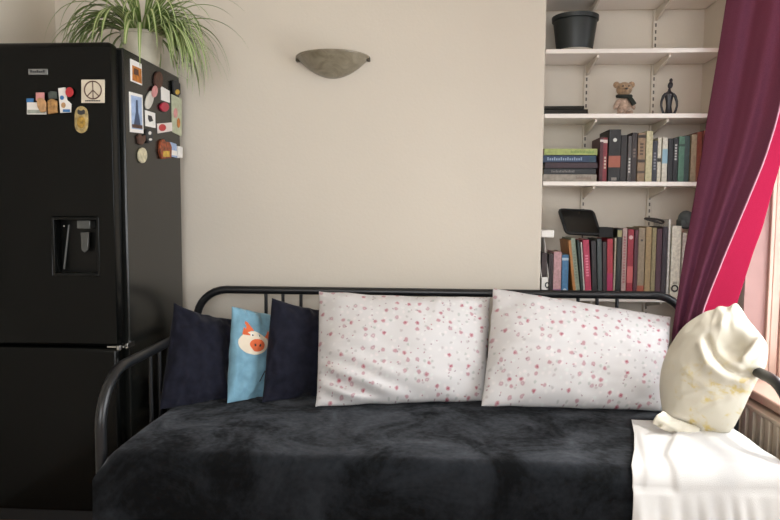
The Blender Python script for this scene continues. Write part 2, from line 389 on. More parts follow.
# bottle opener
t = magnet(FR, blob(FR, 82, 110, 6.3, 4.6) if 0 else [(75.6+(1-math.cos(a))*1.2, 120+0*a) for a in ()] or
           [(82+6.6*math.cos(a)*(1 if abs(math.sin(a)) < .75 else .97), 119.8+13.4*math.copysign(abs(math.sin(a))**.55, math.sin(a))) for a in [2*PI*i/36 for i in range(36)]],
           mat('brass_and_cream_enamel', 'c8b078', .35, .25, 70, metal=.2), 'bottle_opener_magnet', 'oval brass bottle opener magnet below the peace sign card', group=MAGF, d1=.006)
dec(FR, t, [(78.2, 111), (79.5, 109.6), (81, 110.8), (83, 110.8), (84.6, 109.6), (86, 111), (85.6, 114.2), (83, 115), (81, 115), (78.6, 114.2)], m_ink, 'opener_slot', .006, .0066)
dec(FR, t, blob(FR, 82, 122.5, 4.2, 6.2), mat('ochre_enamel', 'c39a3c', .5, .3, 90), 'enamel_picture', .006, .0068)
# cluster of souvenir magnets
t = magnet(FR, R4(27.5, 102.5, 47, 114.5), M_white, 'picture_magnet', 'white landscape picture magnet, lowest of the souvenir cluster on fridge door', group=MAGF)
dec(FR, t, R4(28.2, 110, 46, 113.6), mat('grey_green_print', 'a8b0a4', .6, .2, 50), 'print', .004, .0046)
t = magnet(FR, R4(26.8, 98.5, 34, 102.3), m_blu, 'picture_magnet', 'small dark blue strip magnet above the white landscape magnet', group=MAGF, d1=.003)
t = magnet(FR, R4(37.5, 93, 45.5, 101), m_pnk, 'figure_magnet', 'pink square souvenir magnet on top of the tan figures on fridge door', group=MAGF, d0=.005, d1=.011)
t = magnet(FR, [(38.5, 100), (41, 98), (45, 99), (48, 103), (47.5, 112), (42.5, 113), (39, 107)], m_tan, 'figure_magnet', 'tan resin figure magnet overlapping the white landscape magnet', group=MAGF, d0=.0045, d1=.013, bevel=.003)
t = magnet(FR, [(49, 101), (53, 99), (58, 101), (58.5, 113), (49.5, 114.5)], mat('amber_resin', 'b98a50', .5, .25, 80), 'figure_magnet', 'amber building shaped magnet below the slate green magnet', group=MAGF, d0=.0005, d1=.012, bevel=.003)
t = magnet(FR, [(49.5, 93), (52, 91.5), (57.5, 92), (58, 99), (50, 99.5)], m_gry, 'figure_magnet', 'slate green souvenir magnet between pink and white magnets', group=MAGF, d1=.010, bevel=.002)
t = magnet(FR, [(59, 88.5), (66, 87.5), (67.5, 100), (71.8, 104), (71.5, 112.5), (61, 113)], M_white, 'picture_magnet', 'white and blue souvenir magnet beside the red round magnet', group=MAGF, d1=.006)
dec(FR, t, blob(FR, 63, 98, 2, 2.2), m_blu, 'blue_ring', .006, .0072); dec(FR, t, R4(64, 109.6, 71, 112.3), m_blu, 'blue_strip', .006, .0072); dec(FR, t, blob(FR, 64.5, 105.5, 2.2, 2.8), m_tan, 'tan_print', .006, .0072)
t = magnet(FR, blob(FR, 71, 92.6, 4, 5), m_red, 'round_magnet', 'red round magnet on top of the white and blue souvenir magnet', group=MAGF, d0=.007, d1=.012, bevel=.002)
# side panel magnets
t = magnet(SD, [(130.2, 58.5), (141.5, 64), (142, 85.5), (130.6, 81)], M_white, 'photo_magnet', 'white bordered photo of an orange building, top of fridge side', group=MAGS, d1=.003)
dec(SD, t, [(132, 65), (141, 69), (141.5, 84), (132, 80)], m_org, 'picture', .003, .0037); dec(SD, t, [(133.5, 68), (138, 70), (138.2, 76), (133.6, 74.2)], m_brn, 'building', .0037, .0043)
t = magnet(SD, [(129, 91.5), (142.3, 95), (143.4, 133.5), (130, 132)], M_white, 'photo_magnet', 'tall white bordered picture of a tower under blue sky', group=MAGS, d1=.003)
dec(SD, t, [(130.6, 95), (141.2, 97.6), (142, 130), (131.5, 128.6)], m_sky, 'sky_picture', .003, .0037)
dec(SD, t, [(135.5, 100), (137, 100), (137.8, 112), (140, 125), (133.4, 124.5), (135.3, 112)], mat('slate_blue_ink', '3c4a66', .6), 'tower', .0037, .0043); dec(SD, t, [(131.4, 124), (141.8, 125.4), (142, 129), (131.5, 127.6)], m_brn, 'ground', .0043, .0049)
t = magnet(SD, [(145, 110), (154.8, 113.2), (155.2, 128), (145.3, 126)], M_white, 'card_magnet', 'small square white card magnet beside the tall tower picture', group=MAGS)
dec(SD, t, [(147.5, 115), (151, 116), (152.6, 121), (149, 122), (147.6, 119)], m_ink, 'dark_mark', .004, .0046)
t = magnet(SD, blob(SD, 157.6, 80, 4, 8.6), m_brn, 'oval_magnet', 'brown oval wooden magnet near the top of the fridge side', group=MAGS, d1=.009, bevel=.002)
t = magnet(SD, blob(SD, 149, 100, 3.6, 9.5, a=.25), mat('pearl_enamel', 'cfcac0', .4, .1), 'oval_magnet', 'leaning pearl white oval magnet above the small square card', group=MAGS, d1=.006)
t = magnet(SD, blob(SD, 153, 91.5, 2.8, 6, a=.1), m_pnk, 'figure_magnet', 'pink oval figure magnet between pearl oval and white card', group=MAGS, d0=.0065, d1=.011, bevel=.002)
t = magnet(SD, [(160.8, 86), (169.3, 91), (169.6, 103), (161.2, 100)], M_white, 'card_magnet', 'blank white card magnet above the crimson round magnet', group=MAGS)
t = magnet(SD, blob(SD, 163.4, 107, 4.2, 4.8), mat('crimson_enamel', 'a8203a', .35), 'round_magnet', 'crimson round magnet below the blank white card magnet', group=MAGS, d1=.010, bevel=.003)
t = magnet(SD, [(157, 123.6), (171.6, 122.4), (172, 131), (157.6, 133.4)], mat('white_enamel', 'e2d6d0', .5), 'picture_magnet', 'small white banner magnet with a red disc on the fridge side', group=MAGS)
dec(SD, t, blob(SD, 161.8, 127.6, 3.6, 3.6), m_red, 'red_disc', .004, .0048)
t = magnet(SD, [(136.5, 136), (139, 134), (141, 137), (144, 135), (144, 141), (141, 145), (137.5, 143.6)], m_brn, 'figure_magnet', 'dark brown crab shaped magnet under the tall tower picture', group=MAGS, d1=.009, bevel=.002)
t = magnet(SD, [(145.5, 129.8), (149, 129), (151.4, 133), (150.6, 142), (147, 143.4), (145, 138)], m_ink, 'figure_magnet', 'black and white figure magnet under the small square card', group=MAGS, d1=.009, bevel=.002)
dec(SD, t, blob(SD, 148, 133, 1.4, 1.8), M_white, 'white_face', .009, .0102); dec(SD, t, blob(SD, 148.6, 139.4, 1.5, 1.2), M_white, 'white_patch', .009, .0102)
t = magnet(SD, blob(SD, 141.6, 155.4, 4.4, 7.8), mat('cream_resin', 'cfc6a6', .6, .2, 70), 'oval_magnet', 'cream oval leaf magnet, lowest on the fridge side', group=MAGS, d1=.008, bevel=.002)
t = magnet(SD, [(159, 141), (162, 139), (164, 142), (168, 142), (170, 147), (169.5, 158), (160, 159), (158, 151)], mat('rust_resin', 'a8512c', .5, .35, 80), 'figure_magnet', 'rust red house shaped magnet below the red disc banner', group=MAGS, d1=.011, bevel=.002)
dec(SD, t, R4(161, 151, 167.5, 156.8), m_yel, 'yellow_door', .011, .012)
t = magnet(SD, [(169.5, 142), (175.6, 144), (176.5, 158), (170.6, 156.6)], m_sky, 'picture_magnet', 'pale blue picture magnet beside the rust red house magnet', group=MAGS, d1=.006)
dec(SD, t, [(170.6, 150), (176, 151), (176.3, 156), (170.9, 155)], M_white, 'white_houses', .006, .0067)
t = magnet(SD, [(176.6, 146), (181, 147), (181, 158), (177, 158)], M_white, 'figure_magnet', 'small white figure magnet at the rear edge of fridge side', group=MAGS, d1=.010, bevel=.002)
t = magnet(SD, [(171.2, 94), (181.4, 99), (181.3, 136.5), (172, 132)], m_grn, 'picture_magnet', 'long pale sage picture magnet down the rear edge of fridge', group=MAGS)
dec(SD, t, blob(SD, 175, 113, 2, 5), m_pnk, 'pink_figure', .004, .0048); dec(SD, t, blob(SD, 178, 123, 1.6, 5), m_org, 'orange_figure', .004, .0048)
t = magnet(SD, [(171, 81), (175, 80), (178, 84), (178.4, 94), (176, 97), (171.6, 93)], m_ink, 'figure_magnet', 'black and yellow figure magnet above the long sage picture', group=MAGS, d0=.005, d1=.013, bevel=.002)
dec(SD, t, blob(SD, 174.8, 92, 2.2, 2.6), m_yel, 'yellow_body', .013, .0145)

# ------------------------------------------------------------------ spider plant on the fridge
PC = Vector((-1.172, 2.66, FT-.006))
t = thing('potted_spider_plant', 'bushy spider plant in a pale pot on top of the black fridge', 'plant', PC)
pr = [(0, 0), (.058, 0), (.064, .01), (.079, .115), (.083, .118), (.083, .128), (.074, .128), (.07, .105), (0, .104)]
MB().lathe(pr, PC).build('pot', mat('pale_stone_pot', 'cfc8b4', .55, .08, 20), t)
MB().lathe([(0, .108), (.071, .108)], PC, 24).build('soil', mat('potting_soil', '2d2119', .95, .3, 60), t)
b = MB(); rnd = random.Random(3)
def leaf(az, el, L, wd, drop, start):
    n = 16; p = Vector(start); d = Vector((math.cos(az)*math.cos(el), math.sin(az)*math.cos(el), math.sin(el)))
    vs, uv = [], []
    for i in range(n+1):
        f = i/n; w = wd*min(1, .45+f*3)*(1-f**2.6)+.0004
        sd = d.cross(Vector((0, 0, 1)))
        sd = sd.normalized() if sd.length > .05 else Vector((-math.sin(az), math.cos(az), 0))
        nm = sd.cross(d).normalized()
        for k_, (o, h) in enumerate(((-1, .28), (0, 0), (1, .28))):
            vs.append(p + sd*(w*o) + nm*(w*h)); uv.append((k_/2, f))
        p = p + d*(L/n)
        d = (d + Vector((0, 0, -drop*(.35+1.1*f)/n*2))).normalized()
        over = (FX0 < p.x < FX1+.012) and p.y < FYB
        if over and p.z < FT+.012: p.z = FT+.012; d.z = max(d.z, 0); d.normalize()
        if p.y > YB-.03: p.y = YB-.03
        if not over and p.x < FX1+.02 and p.z < FT: p.x = FX1+.02
    b.add(vs, [(i*3+j, i*3+j+1, (i+1)*3+j+1, (i+1)*3+j) for i in range(n) for j in (0, 1)], 0, uv)
for i in range(190):
    az = rnd.uniform(0, 2*PI); el = rnd.uniform(.55, 1.45); dr = rnd.uniform(1.2, 2.8)
    L = rnd.uniform(.24, .42)
    if i % 5 == 0: az = rnd.uniform(-.9, .3); el = rnd.uniform(.3, 1.0); L = rnd.uniform(.34, .48)
    if i % 5 == 3: az = rnd.uniform(-.5, .25); el = rnd.uniform(.5, 1.2); L = rnd.uniform(.28, .42); dr = rnd.uniform(3, 4.6)
    if i % 6 == 1: az = PI+rnd.uniform(-.5, .5); L = rnd.uniform(.34, .48); el = rnd.uniform(.6, 1.2)
    leaf(az, el, L, rnd.uniform(.005, .0095), dr, PC+Vector((math.cos(az)*.03, math.sin(az)*.03, .100)))
b.build('foliage', M_leaf, t, merge=0, smooth=60)

# ------------------------------------------------------------------ wall light
LC = at(333.5, 62, Y=YB); RAD = .160
t = thing('wall_light', 'half bowl alabaster glass uplighter on the cream wall', 'lamp', (LC.x, YB, LC.z))
Mh = Matrix.Diagonal((1, 1.0, 1)); prof = []
zt = LC.z+.013
for i in range(17):
    a = i/16*PI/2; q = i/16; prof.append((RAD*q, -.086*(1-q**1.95)))
for i in range(3): prof.append((RAD-.004*i, .004*i if i < 2 else 0))
inn = [(max(0, r-.006), z+.006) for r, z in prof[:17]][::-1]
MB().lathe(prof+inn, (LC.x, YB-.004, zt), 40, M=Mh, a0=PI, a1=2*PI).build('bowl', M_alab, t, smooth=60)
MB().tube([(LC.x+RAD*math.cos(a), YB-.006-RAD*math.sin(a), zt+.001) for a in [PI*i/40 for i in range(41)]], .0045, 8).build('rim', M_alab, t)
for s in (-1, 1):
    c = Vector((LC.x+s*(RAD-.004), YB-.014, zt-.002))
    MB().box(c+Vector((-.008, -.014, -.012)), c+Vector((.008, .013, .006))).build('bracket', mat('bronze_clip', '4d4638', .4, metal=.5), t, bevel=.003)
b = MB().lathe([(0, 0), (.012, 0), (.012, .05), (0, .05)], (LC.x, YB-.05, zt-.05), 16); b.ball((LC.x, YB-.05, zt+.005), .022); b.box((LC.x-.05, YB-.012, zt-.06), (LC.x+.05, YB-.001, zt+.0))
b.build('bulb_holder', M_white, t)

# ------------------------------------------------------------------ shelves in the alcove
SY = YB+.004
def shelf_z(px, py): return at(px, py, Y=SY).z
tops = [2.128, shelf_z(620, 48.5), shelf_z(620, 113.5), shelf_z(620, 181.5), .802]
TH = .019
desc = ['white shelf at the very top of the alcove above the black pot', 'white shelf holding the black pot', 'white shelf holding the teddy bear and figurine',
        'white shelf holding the flat pile of books and upright novels', 'white shelf behind the daybed rail holding the tall row of books']
UX = [at(586, 95, Y=YA-.01).x, at(653, 95, Y=YA-.01).x]
m_slot = mat('slot_shadow_steel', '5d564e', .6)
for i, z in enumerate(tops):
    o = MB().box((XC+.003, SY, z-TH), (XR-.003, YA-.018, z)).build('shelf', M_shelf, None, bevel=.002, loc=((XC+XR)/2, SY, z-TH))
    tag(o, desc[i], 'shelf', 'white alcove shelves')
which = ['first', 'second']
for j, ux in enumerate(UX):
    t = thing('shelf_upright', ['white slotted metal shelf upright behind the teddy bear', 'white slotted metal shelf upright between teddy bear and figurine'][j], 'shelf upright', (ux, YA-.008, .1), 'slotted shelf uprights')
    MB().box((ux-.011, YA-.016, .1), (ux+.011, YA-.001, 2.4)).build('rail', M_wall, t, bevel=.002)
    b = MB(); z = .14
    while z < 2.38: b.box((ux-.0035, YA-.0166, z), (ux+.0035, YA-.0155, z+.016)); z += .0305
    b.build('slot_row', m_slot, t)
    for i, z in enumerate(tops):
        zz = z-TH-.0005
        b = MB(); b.prism([(ux-.005, YA-.017, zz), (ux-.005, SY+.03, zz), (ux-.005, SY+.03, zz-.012), (ux-.005, YA-.05, zz-.042), (ux-.005, YA-.017, zz-.05)], (0, 0, 0), (.010, 0, 0))
        o = b.build('shelf_bracket', M_wall, None, bevel=.001, loc=(ux, YA-.017, zz-.05))
        tag(o, 'white shelf bracket on the %s under the %s' % (['upright behind the teddy bear', 'upright by the figurine'][j],
            ['top shelf', 'black pot shelf', 'teddy bear shelf', 'upright novels shelf', 'lowest book shelf'][i]), 'bracket', 'white shelf brackets')

# things on the shelves
z1, z2, z3, z4 = tops[1], tops[2], tops[3], tops[4]
YO = SY+.115
c = at(574.5, 46, Y=YO); c.z = z1
o = MB().lathe([(0, .0005), (.062, .0005), (.085, .012), (.087, .014), (.083, .016), (.06, .006), (0, .006)], c, 36).build('saucer', mat('white_saucer_glaze', 'd8d2c8', .4), None, loc=c)
tag(o, 'white saucer under the black plastic pot', 'saucer')
R1 = (at(597.5, 14, Y=YO).x - at(551, 14, Y=YO).x)/2; R0 = (at(592, 44, Y=YO).x - at(557, 44, Y=YO).x)/2; HP = at(574, 17.5, Y=YO).z-z1
m_pot = mat('black_flowerpot_plastic', '1f2423', .45)
t = thing('flowerpot', 'large black plastic flowerpot on the upper shelf', 'flowerpot', c+Vector((0, 0, .0065)))
MB().lathe([(0, .0065), (R0-.004, .0065), (R0, .01), (R1-.008, HP-.03), (R1-.011, HP-.005), (R0-.005, .013), (0, .013)], c, 40).build('body', m_pot, t)
MB().lathe([(R1-.010, HP-.020), (R1-.001, HP-.018), (R1, HP), (R1-.006, HP+.001), (R1-.010, HP-.02)], c, 40).build('rim', m_pot, t)
# black trays
for i, (xa, xb, h0, h1, lab) in enumerate(((543, 588, 0, .022, 'black tray lying flat on the teddy bear shelf, bottom of two'), (541, 584, .023, .036, 'thin black tray lying on top of the other tray'))):
    xa = max(at(xa, 110, Y=SY+.02).x, XC+.006); xb = at(xb, 110, Y=SY+.02).x
    t = thing('tray', lab, 'tray', ((xa+xb)/2, SY+.1, z2+h0), 'black trays')
    MB().box((xa, SY+.02, z2+h0+.0005), (xb, YA-.04, z2+h0+.004)).build('base', M_gloss, t)
    b = MB(); q = .006
    b.box((xa, SY+.02, z2+h0+.003), (xb, SY+.02+q, z2+h1)); b.box((xa, YA-.04-q, z2+h0+.003), (xb, YA-.04, z2+h1)); b.box((xa, SY+.02, z2+h0+.003), (xa+q, YA-.04, z2+h1)); b.box((xb-q, SY+.02, z2+h0+.003), (xb, YA-.04, z2+h1))
    b.build('rim', M_gloss, t, bevel=.002)
# teddy bear
m_ted = mat('tan_plush', 'b39678', .95, .2, 90, .8, 300, spec=.1, sheen=.3); m_tl = mat('pale_plush', 'c4a894', .95, .15, 90, .8, 300, sheen=.3)
c = at(623.5, 112, Y=SY+.10); c.z = z2; U = 1.25*(at(624, 100, Y=SY+.10)-at(623, 100, Y=SY+.10)).x
t = thing('teddy_bear', 'small tan teddy bear with a dark scarf on the shelf', 'toy', c)
H = lambda x, y, z: c+Vector((x*U, y*U, z*U))
b = MB(); b.ball(H(0, 0, 8.6), (5.4*U, 4.6*U, 8.4*U))
for s in (-1, 1):
    b.ball(H(s*3.6, -5, 2.5), (2.5*U, 5*U, 2.4*U)); b.ball(H(s*6.0, -2, 10), (2.0*U, 2.2*U, 5*U), M=Matrix.Rotation(-s*.45, 3, 'Y'))
b.build('body', m_tl, t)
b = MB(); b.ball(H(-.3, -1, 22), (6.4*U, 5.4*U, 5.6*U)); b.ball(H(-.3, -5.4, 20.6), (2.8*U, 2.4*U, 2.2*U)); hd = b.build('head', m_ted, t)
for s in (-1, 1): MB().ball(H(-.3+s*6.0, 0, 25.6), (2.7*U, 1.6*U, 2.7*U)).build('ear', m_ted, hd)
b = MB(); b.ball(H(-.3, -7.6, 21.2), (1.1*U, .7*U, .8*U)); b.ball(H(-2.6, -5.8, 23.6), .7*U); b.ball(H(2, -5.8, 23.6), .7*U); b.build('face', m_ink, hd)
b = MB(); b.tube([H(5.2*math.cos(a), -.3+4.6*math.sin(a), 16.4+.8*math.sin(a)) for a in [2*PI*i/20 for i in range(21)]], 1.5*U, 8, cap=False)
b.tube([H(2, -4.6, 16), H(4.4, -5.8, 12.5), H(6.8, -5.2, 9)], [1.6*U, 1.9*U, 2.1*U], 8); b.build('scarf', mat('dark_green_scarf', '262b26', .9), t)
# figurine
m_fig = mat('dark_carved_wood', '25232a', .4, .2, 60)
c = at(668.5, 113, Y=SY+.09); c.z = z2; U = 1.1*(at(669, 100, Y=SY+.09)-at(668, 100, Y=SY+.09)).x
t = thing('figurine', 'dark carved figurine of a woman with looped arms on the shelf', 'figurine', c)
b = MB(); b.lathe([(0, .05), (5.4, .05), (5.4, 1.2), (4.2, 2.2), (3.4, 3.2), (2.5, 9), (2.9, 14), (4.3, 19), (3.6, 21.5), (1.6, 23), (1.1, 25.2), (0, 25.5)], c, 24, M=Matrix.Diagonal((U, U*.7, U)))
b.build('torso', m_fig, t)
b = MB(); b.ball(H(.6, -.3, 28.4), (2.3*U, 2.2*U, 3.3*U), M=Matrix.Rotation(.2, 3, 'Y')); b.ball(H(1.4, .6, 33.0), (1.5*U, 1.5*U, 1.9*U)); b.build('head', m_fig, t)
for s in (-1, 1):
    MB().tube([H(s*3.2, 0, 20.6), H(s*5.4, -.3, 18.2), H(s*7.0, -.6, 13.5), H(s*7.2, -.8, 9.5), H(s*6.2, -1, 5.5), H(s*4.4, -1, 1.6)], [1.5*U, 1.4*U, 1.1*U, 1.0*U, 1.1*U, 1.2*U], 10).build('arm', m_fig, t)

# ------------------------------------------------------------------ books
M_page = mat('aged_paper', 'cfc2a6', .9, .1, 80)
GN = 'upright books on the middle shelf'; GL = 'upright books on the lowest shelf'; GP = 'flat pile of books'
def deep(c):
    # cover colours scaled down: dark ones most, near white ones left alone
    v = [int(c[i:i+2], 16) for i in (0, 2, 4)]; k_ = 1 if min(v) > 165 else .95 if max(v) > 130 else .72
    return ''.join('%02x' % int(q*k_) for q in v)
def book(xl, xr, ztop, z0, col, label, group, y0, depth, lean=0, deco=(), col2=None, rough=.5):
    w, h = xr-xl, ztop-z0
    t = thing('book', label, 'book', ((xl+xr)/2, y0, z0+.0006), group)
    W2 = w/2-.0006; ct = min(.0022, w*.18)
    b = MB(); b.box((-W2, 0, 0), (W2, ct, h)); b.box((-W2, 0, 0), (-W2+ct, depth, h)); b.box((W2-ct, 0, 0), (W2, depth, h))
    m = mat('book_cover_'+col+(col2 or ''), deep(col), rough, .14, 70, col2=col2)
    o = b.build('cover', m, None, bevel=.0006); o.parent = t
    o2 = MB().box((-W2+ct, ct, .003), (W2-ct, depth-.004, h-.004)).build('pages', M_page, None); o2.parent = t
    for (kind, a, bb, c) in deco:
        dm = mat('book_print_'+c, c, .6, .05)
        if kind == 'band': q = MB().box((-W2-.0003, -.0006, h*a), (W2+.0003, .0004, h*bb))
        elif kind == 'title':
            q = MB(); n = max(3, int(h*(bb-a)/.012))
            for i in range(n):
                s = h*(a+(bb-a)*i/n); q.box((-W2*.45, -.0007, s), (W2*.45, .0003, s+h*(bb-a)/n*.62))
        elif kind == 'disc': q = MB().lathe([(0, 0), (bb, 0), (bb, .0012), (0, .0012)], (0, .0004, h*a), 20, M=Matrix.Rotation(PI/2, 3, 'X'))
        elif kind == 'ring':
            q = MB().tube([(bb*math.cos(2*PI*i/20), -.0006, h*a+bb*math.sin(2*PI*i/20)) for i in range(21)], bb*.28, 6, cap=False)
        q = q.build({'band': 'spine_band', 'title': 'spine_title', 'disc': 'spine_emblem', 'ring': 'finger_hole'}[kind], dm, None); q.parent = t
    t.rotation_euler = (0, lean, 0)
    return t
def row(lst, z0, group, yb, pyb):
    prev = -9
    for (xa, xb, top, col, label, dep, lean, deco) in lst:
        A, B, T = at(xa, pyb, Y=yb).x, at(xb, pyb, Y=yb).x, at((xa+xb)/2, top, Y=yb).z
        A = max(A, prev+.0004); prev = B
        book(A, B, T, z0, col, label, group, yb+random.Random(int(xa*10)).uniform(0, .012), dep, lean, deco)
mid = [
 (599, 602.6, 137.5, '6d2530', 'thin maroon book with a pale top label beside the flat pile', .15, 0, [('band', .90, .95, 'cfc6c0')]),
 (602.8, 607.2, 137.5, '8a2b34', 'thin red book with a cream stripe, just before the thick black novel', .15, 0, [('band', .88, .95, 'd2c4b8'), ('title', .3, .6, 'cbb9a4')]),
 (608, 620, 129.5, '1c1817', 'thick black novel with a white round emblem and reddish figure', .17, 0, [('disc', .80, .0085, 'c9c9c2'), ('band', .28, .5, '9c5a48'), ('title', .03, .09, 'b0a8a0')]),
 (620.6, 626.8, 135, '352c29', 'dark brown book right after the thick black novel', .15, 0, []),
 (627.2, 631, 136, '6e6864', 'thin grey book with pale lettering beside the dark brown book', .15, 0, [('title', .2, .55, 'c4beb6')]),
 (631.3, 636.4, 132.5, '43332f', 'brown black book standing before the ornate tan book', .16, 0, [('title', .5, .7, '77675c')]),
 (637, 644.6, 133, '9a7f60', 'ornate tan book with black bands on its spine', .16, 0, [('band', .90, .96, '33281f'), ('band', .40, .46, '33281f'), ('band', .18, .23, '43352a'), ('title', .55, .82, '4d3c2c')]),
 (645, 651.6, 131, 'cfc59c', 'tall cream yellow book beside the ornate tan book', .17, 0, []),
 (652.2, 657, 141, '3f4150', 'short slate blue book beside the tall cream yellow book', .14, 0, [('title', .3, .75, '888890')]),
 (657.4, 661.2, 137.5, 'd6cfbd', 'slim cream paperback with a black mark on the spine', .14, 0, [('band', .46, .54, '26241f')]),
 (661.8, 667.2, 137.5, 'd9d3c4', 'white paperback with a pale blue block on the spine', .14, 0, [('band', .42, .74, '8fb3c2')]),
 (667.5, 672.4, 138.5, '17171b', 'plain black book beside the pale blue and white paperback', .15, 0, []),
 (672.7, 677.4, 138, '202024', 'black book with white lettering on its spine before the green book', .15, 0, [('title', .5, .88, 'bdbdb8')]),
 (677.7, 683.6, 136.5, '5d8a74', 'sage green book beside the black book with white lettering', .15, 0, [('band', .78, .83, '31463c')]),
 (683.9, 689.6, 135.5, '526f6c', 'teal grey book between the green and beige books', .15, 0, []),
 (689.9, 695.6, 134.5, 'b3a084', 'beige book between the teal grey and terracotta books', .15, 0, []),
 (696.2, 701.4, 132, 'a25440', 'terracotta book near the curtain on the middle shelf', .15, 0, []),
 (701.8, 708, 130.5, 'a8605c', 'dusty red book half hidden by the curtain on middle shelf', .15, 0, []),
]
row(mid, z3, GN, SY+.055, 180)
pile = [(172.2, 179.2, 'a59a8c', 'grey cream book at the bottom of the flat pile', 597), (166.4, 172, '2c2d31', 'charcoal book second from bottom of the flat pile', 596),
        (160.6, 166.2, '46222f', 'dark plum book in the middle of the flat pile', 597.5), (153.6, 160.4, '2c4d78', 'navy blue book with pale title in the flat pile', 596), (147, 153.4, 'a9b468', 'lime green book on top of the flat pile', 597)]
zz = z3+.0006
for i, (ya, yb_, col, lab, xr) in enumerate(pile):
    y0 = SY+.04+.004*(i % 2); h = (yb_-ya)/FPX*3.02
    xa, xb = XC+.008+.004*(i % 3), at(xr, 165, Y=y0).x
    t = thing('book', lab, 'book', ((xa+xb)/2, y0, zz), GP); ct = .0025
    m = mat('book_cover_'+col, deep(col), .5, .14, 50)
    b = MB(); b.box((xa, y0, zz), (xb, y0+ct, zz+h)); b.box((xa, y0, zz), (xb, y0+.15, zz+ct)); b.box((xa, y0, zz+h-ct), (xb, y0+.15, zz+h)); b.build('cover', m, t, bevel=.0006)
    MB().box((xa+.004, y0+ct, zz+ct), (xb-.004, y0+.146, zz+h-ct)).build('pages', M_page, t)
    if i in (0, 1, 3, 4):
        cc_, s0, s1 = {0: ('7e6a60', .62, .9), 1: ('75706e', .15, .6), 3: ('8fa0b8', .08, .75), 4: ('6f8a4a', .5, .95)}[i]
        b = MB(); n = 16
        for q in range(n):
            xs = xa+(xb-xa)*(s0+(s1-s0)*q/n); b.box((xs, y0-.0006, zz+h*.3), (xs+(xb-xa)*(s1-s0)/n*.6, y0+.0004, zz+h*(.62+.12*(q % 3 == 0))))
        b.build('spine_title', mat('book_print_'+cc_, cc_, .6), t)
    if i == 3: MB().box((xb-.03, y0-.0005, zz+.0003), (xb-.006, y0+.0004, zz+h-.0003)).build('spine_band', mat('book_print_23404f', '23404f', .6), t)
    zz += h+.0004
L = math.radians
low = [
 (548.6, 553.2, 254, '3a2226', 'dark maroon book beside the white magazine file', .17, 0, []),
 (553.6, 561.6, 252, 'c79a9c', 'pale pink book with a mauve foot beside the blue book', .17, 0, [('band', .0, .14, '8a5a80')]),
 (562, 568.8, 255, '4377a0', 'blue paperback with a white round emblem low on spine', .17, 0, [('disc', .12, .009, 'b9c4cc'), ('band', .86, .92, 'a8bccb')]),
 (574, 576.8, 240, 'b5793a', 'thin orange book leaning beside the blue paperback', .2, -L(7), []),
 (577, 581.6, 238, '8f9a86', 'pale sage book leaning beside the thin orange book', .2, -L(7), [('title', .3, .8, '6d7668')]),
 (581.9, 584, 240, '22392f', 'thin dark green book leaning before the crimson book', .2, -L(6), []),
 (584.3, 585.8, 242, 'b9b4ac', 'very thin white booklet leaning against the crimson book', .2, -L(5), []),
 (586.4, 592.8, 240, 'b52f50', 'bright crimson pink book leaning on the lowest shelf', .2, -L(4.5), [('band', .03, .10, 'd3a5a8'), ('title', .35, .75, 'd57a8e')]),
 (593.2, 598, 241, '2a1f22', 'blackish brown book beside the bright crimson pink book', .18, -L(3), []),
 (598.4, 603, 239, '4f5a58', 'grey teal book between two dark books on lowest shelf', .18, -L(2.5), []),
 (603.4, 607.4, 242, '3c1d24', 'dark wine book with pale foot before the scarlet book', .18, -L(2), [('band', .0, .09, 'b39aa0')]),
 (607.8, 613.6, 239, 'ad2a3a', 'scarlet book with a magenta lower half on lowest shelf', .18, -L(1.5), [('band', .1, .4, 'a02450')]),
 (614, 616, 238, 'b0a48e', 'very thin cream booklet beside the scarlet book', .18, 0, []),
 (616.3, 620.8, 229, '1b2019', 'tall black green book with a pale label near its top', .19, 0, [('band', .88, .98, '8e8a62')]),
 (621.2, 626, 228.5, 'b0938c', 'tall dusty pink book with red lettering', .19, 0, [('title', .2, .9, '93575a')]),
 (627, 633, 229.5, '9c2436', 'tall ruby red book with a pale emblem and coral panel', .19, 0, [('disc', .88, .009, 'c9a7a4'), ('band', .2, .45, 'bb5a5a')]),
 (633.4, 637.2, 230, '6d3040', 'thin mulberry book beside the tall ruby red book', .19, 0, []),
 (637.6, 644.4, 228, '99876f', 'taupe book with a dark dot and orange foot on spine', .19, 0, [('disc', .82, .005, '2e2620'), ('band', .0, .16, '9c4f3a')]),
 (644.8, 650.6, 227, 'a58b62', 'golden tan book beside the taupe book', .19, 0, []),
 (651, 655.4, 228, '948660', 'olive beige book beside the golden tan book', .19, 0, []),
 (655.8, 661.2, 229, '632c40', 'plum book beside the olive beige book', .19, 0, []),
 (661.6, 666.4, 227, '3a2430', 'dark aubergine book before the white folders', .19, 0, []),
 (667.4, 669.6, 219.5, 'd9d6cf', 'thin tall white folder standing beside the white ring binder', .20, 0, []),
 (671, 680.4, 226, 'e6e1d0', 'white ring binder with a dark finger hole', .20, 0, [('ring', .12, .013, '2b2f2c'), ('title', .18, .22, '77776e')]),
 (681, 685, 233, 'd0c8be', 'pale narrow folder between the ring binder and the curtain', .20, 0, []),
]
row(low, z4, GL, SY+.035, 280)
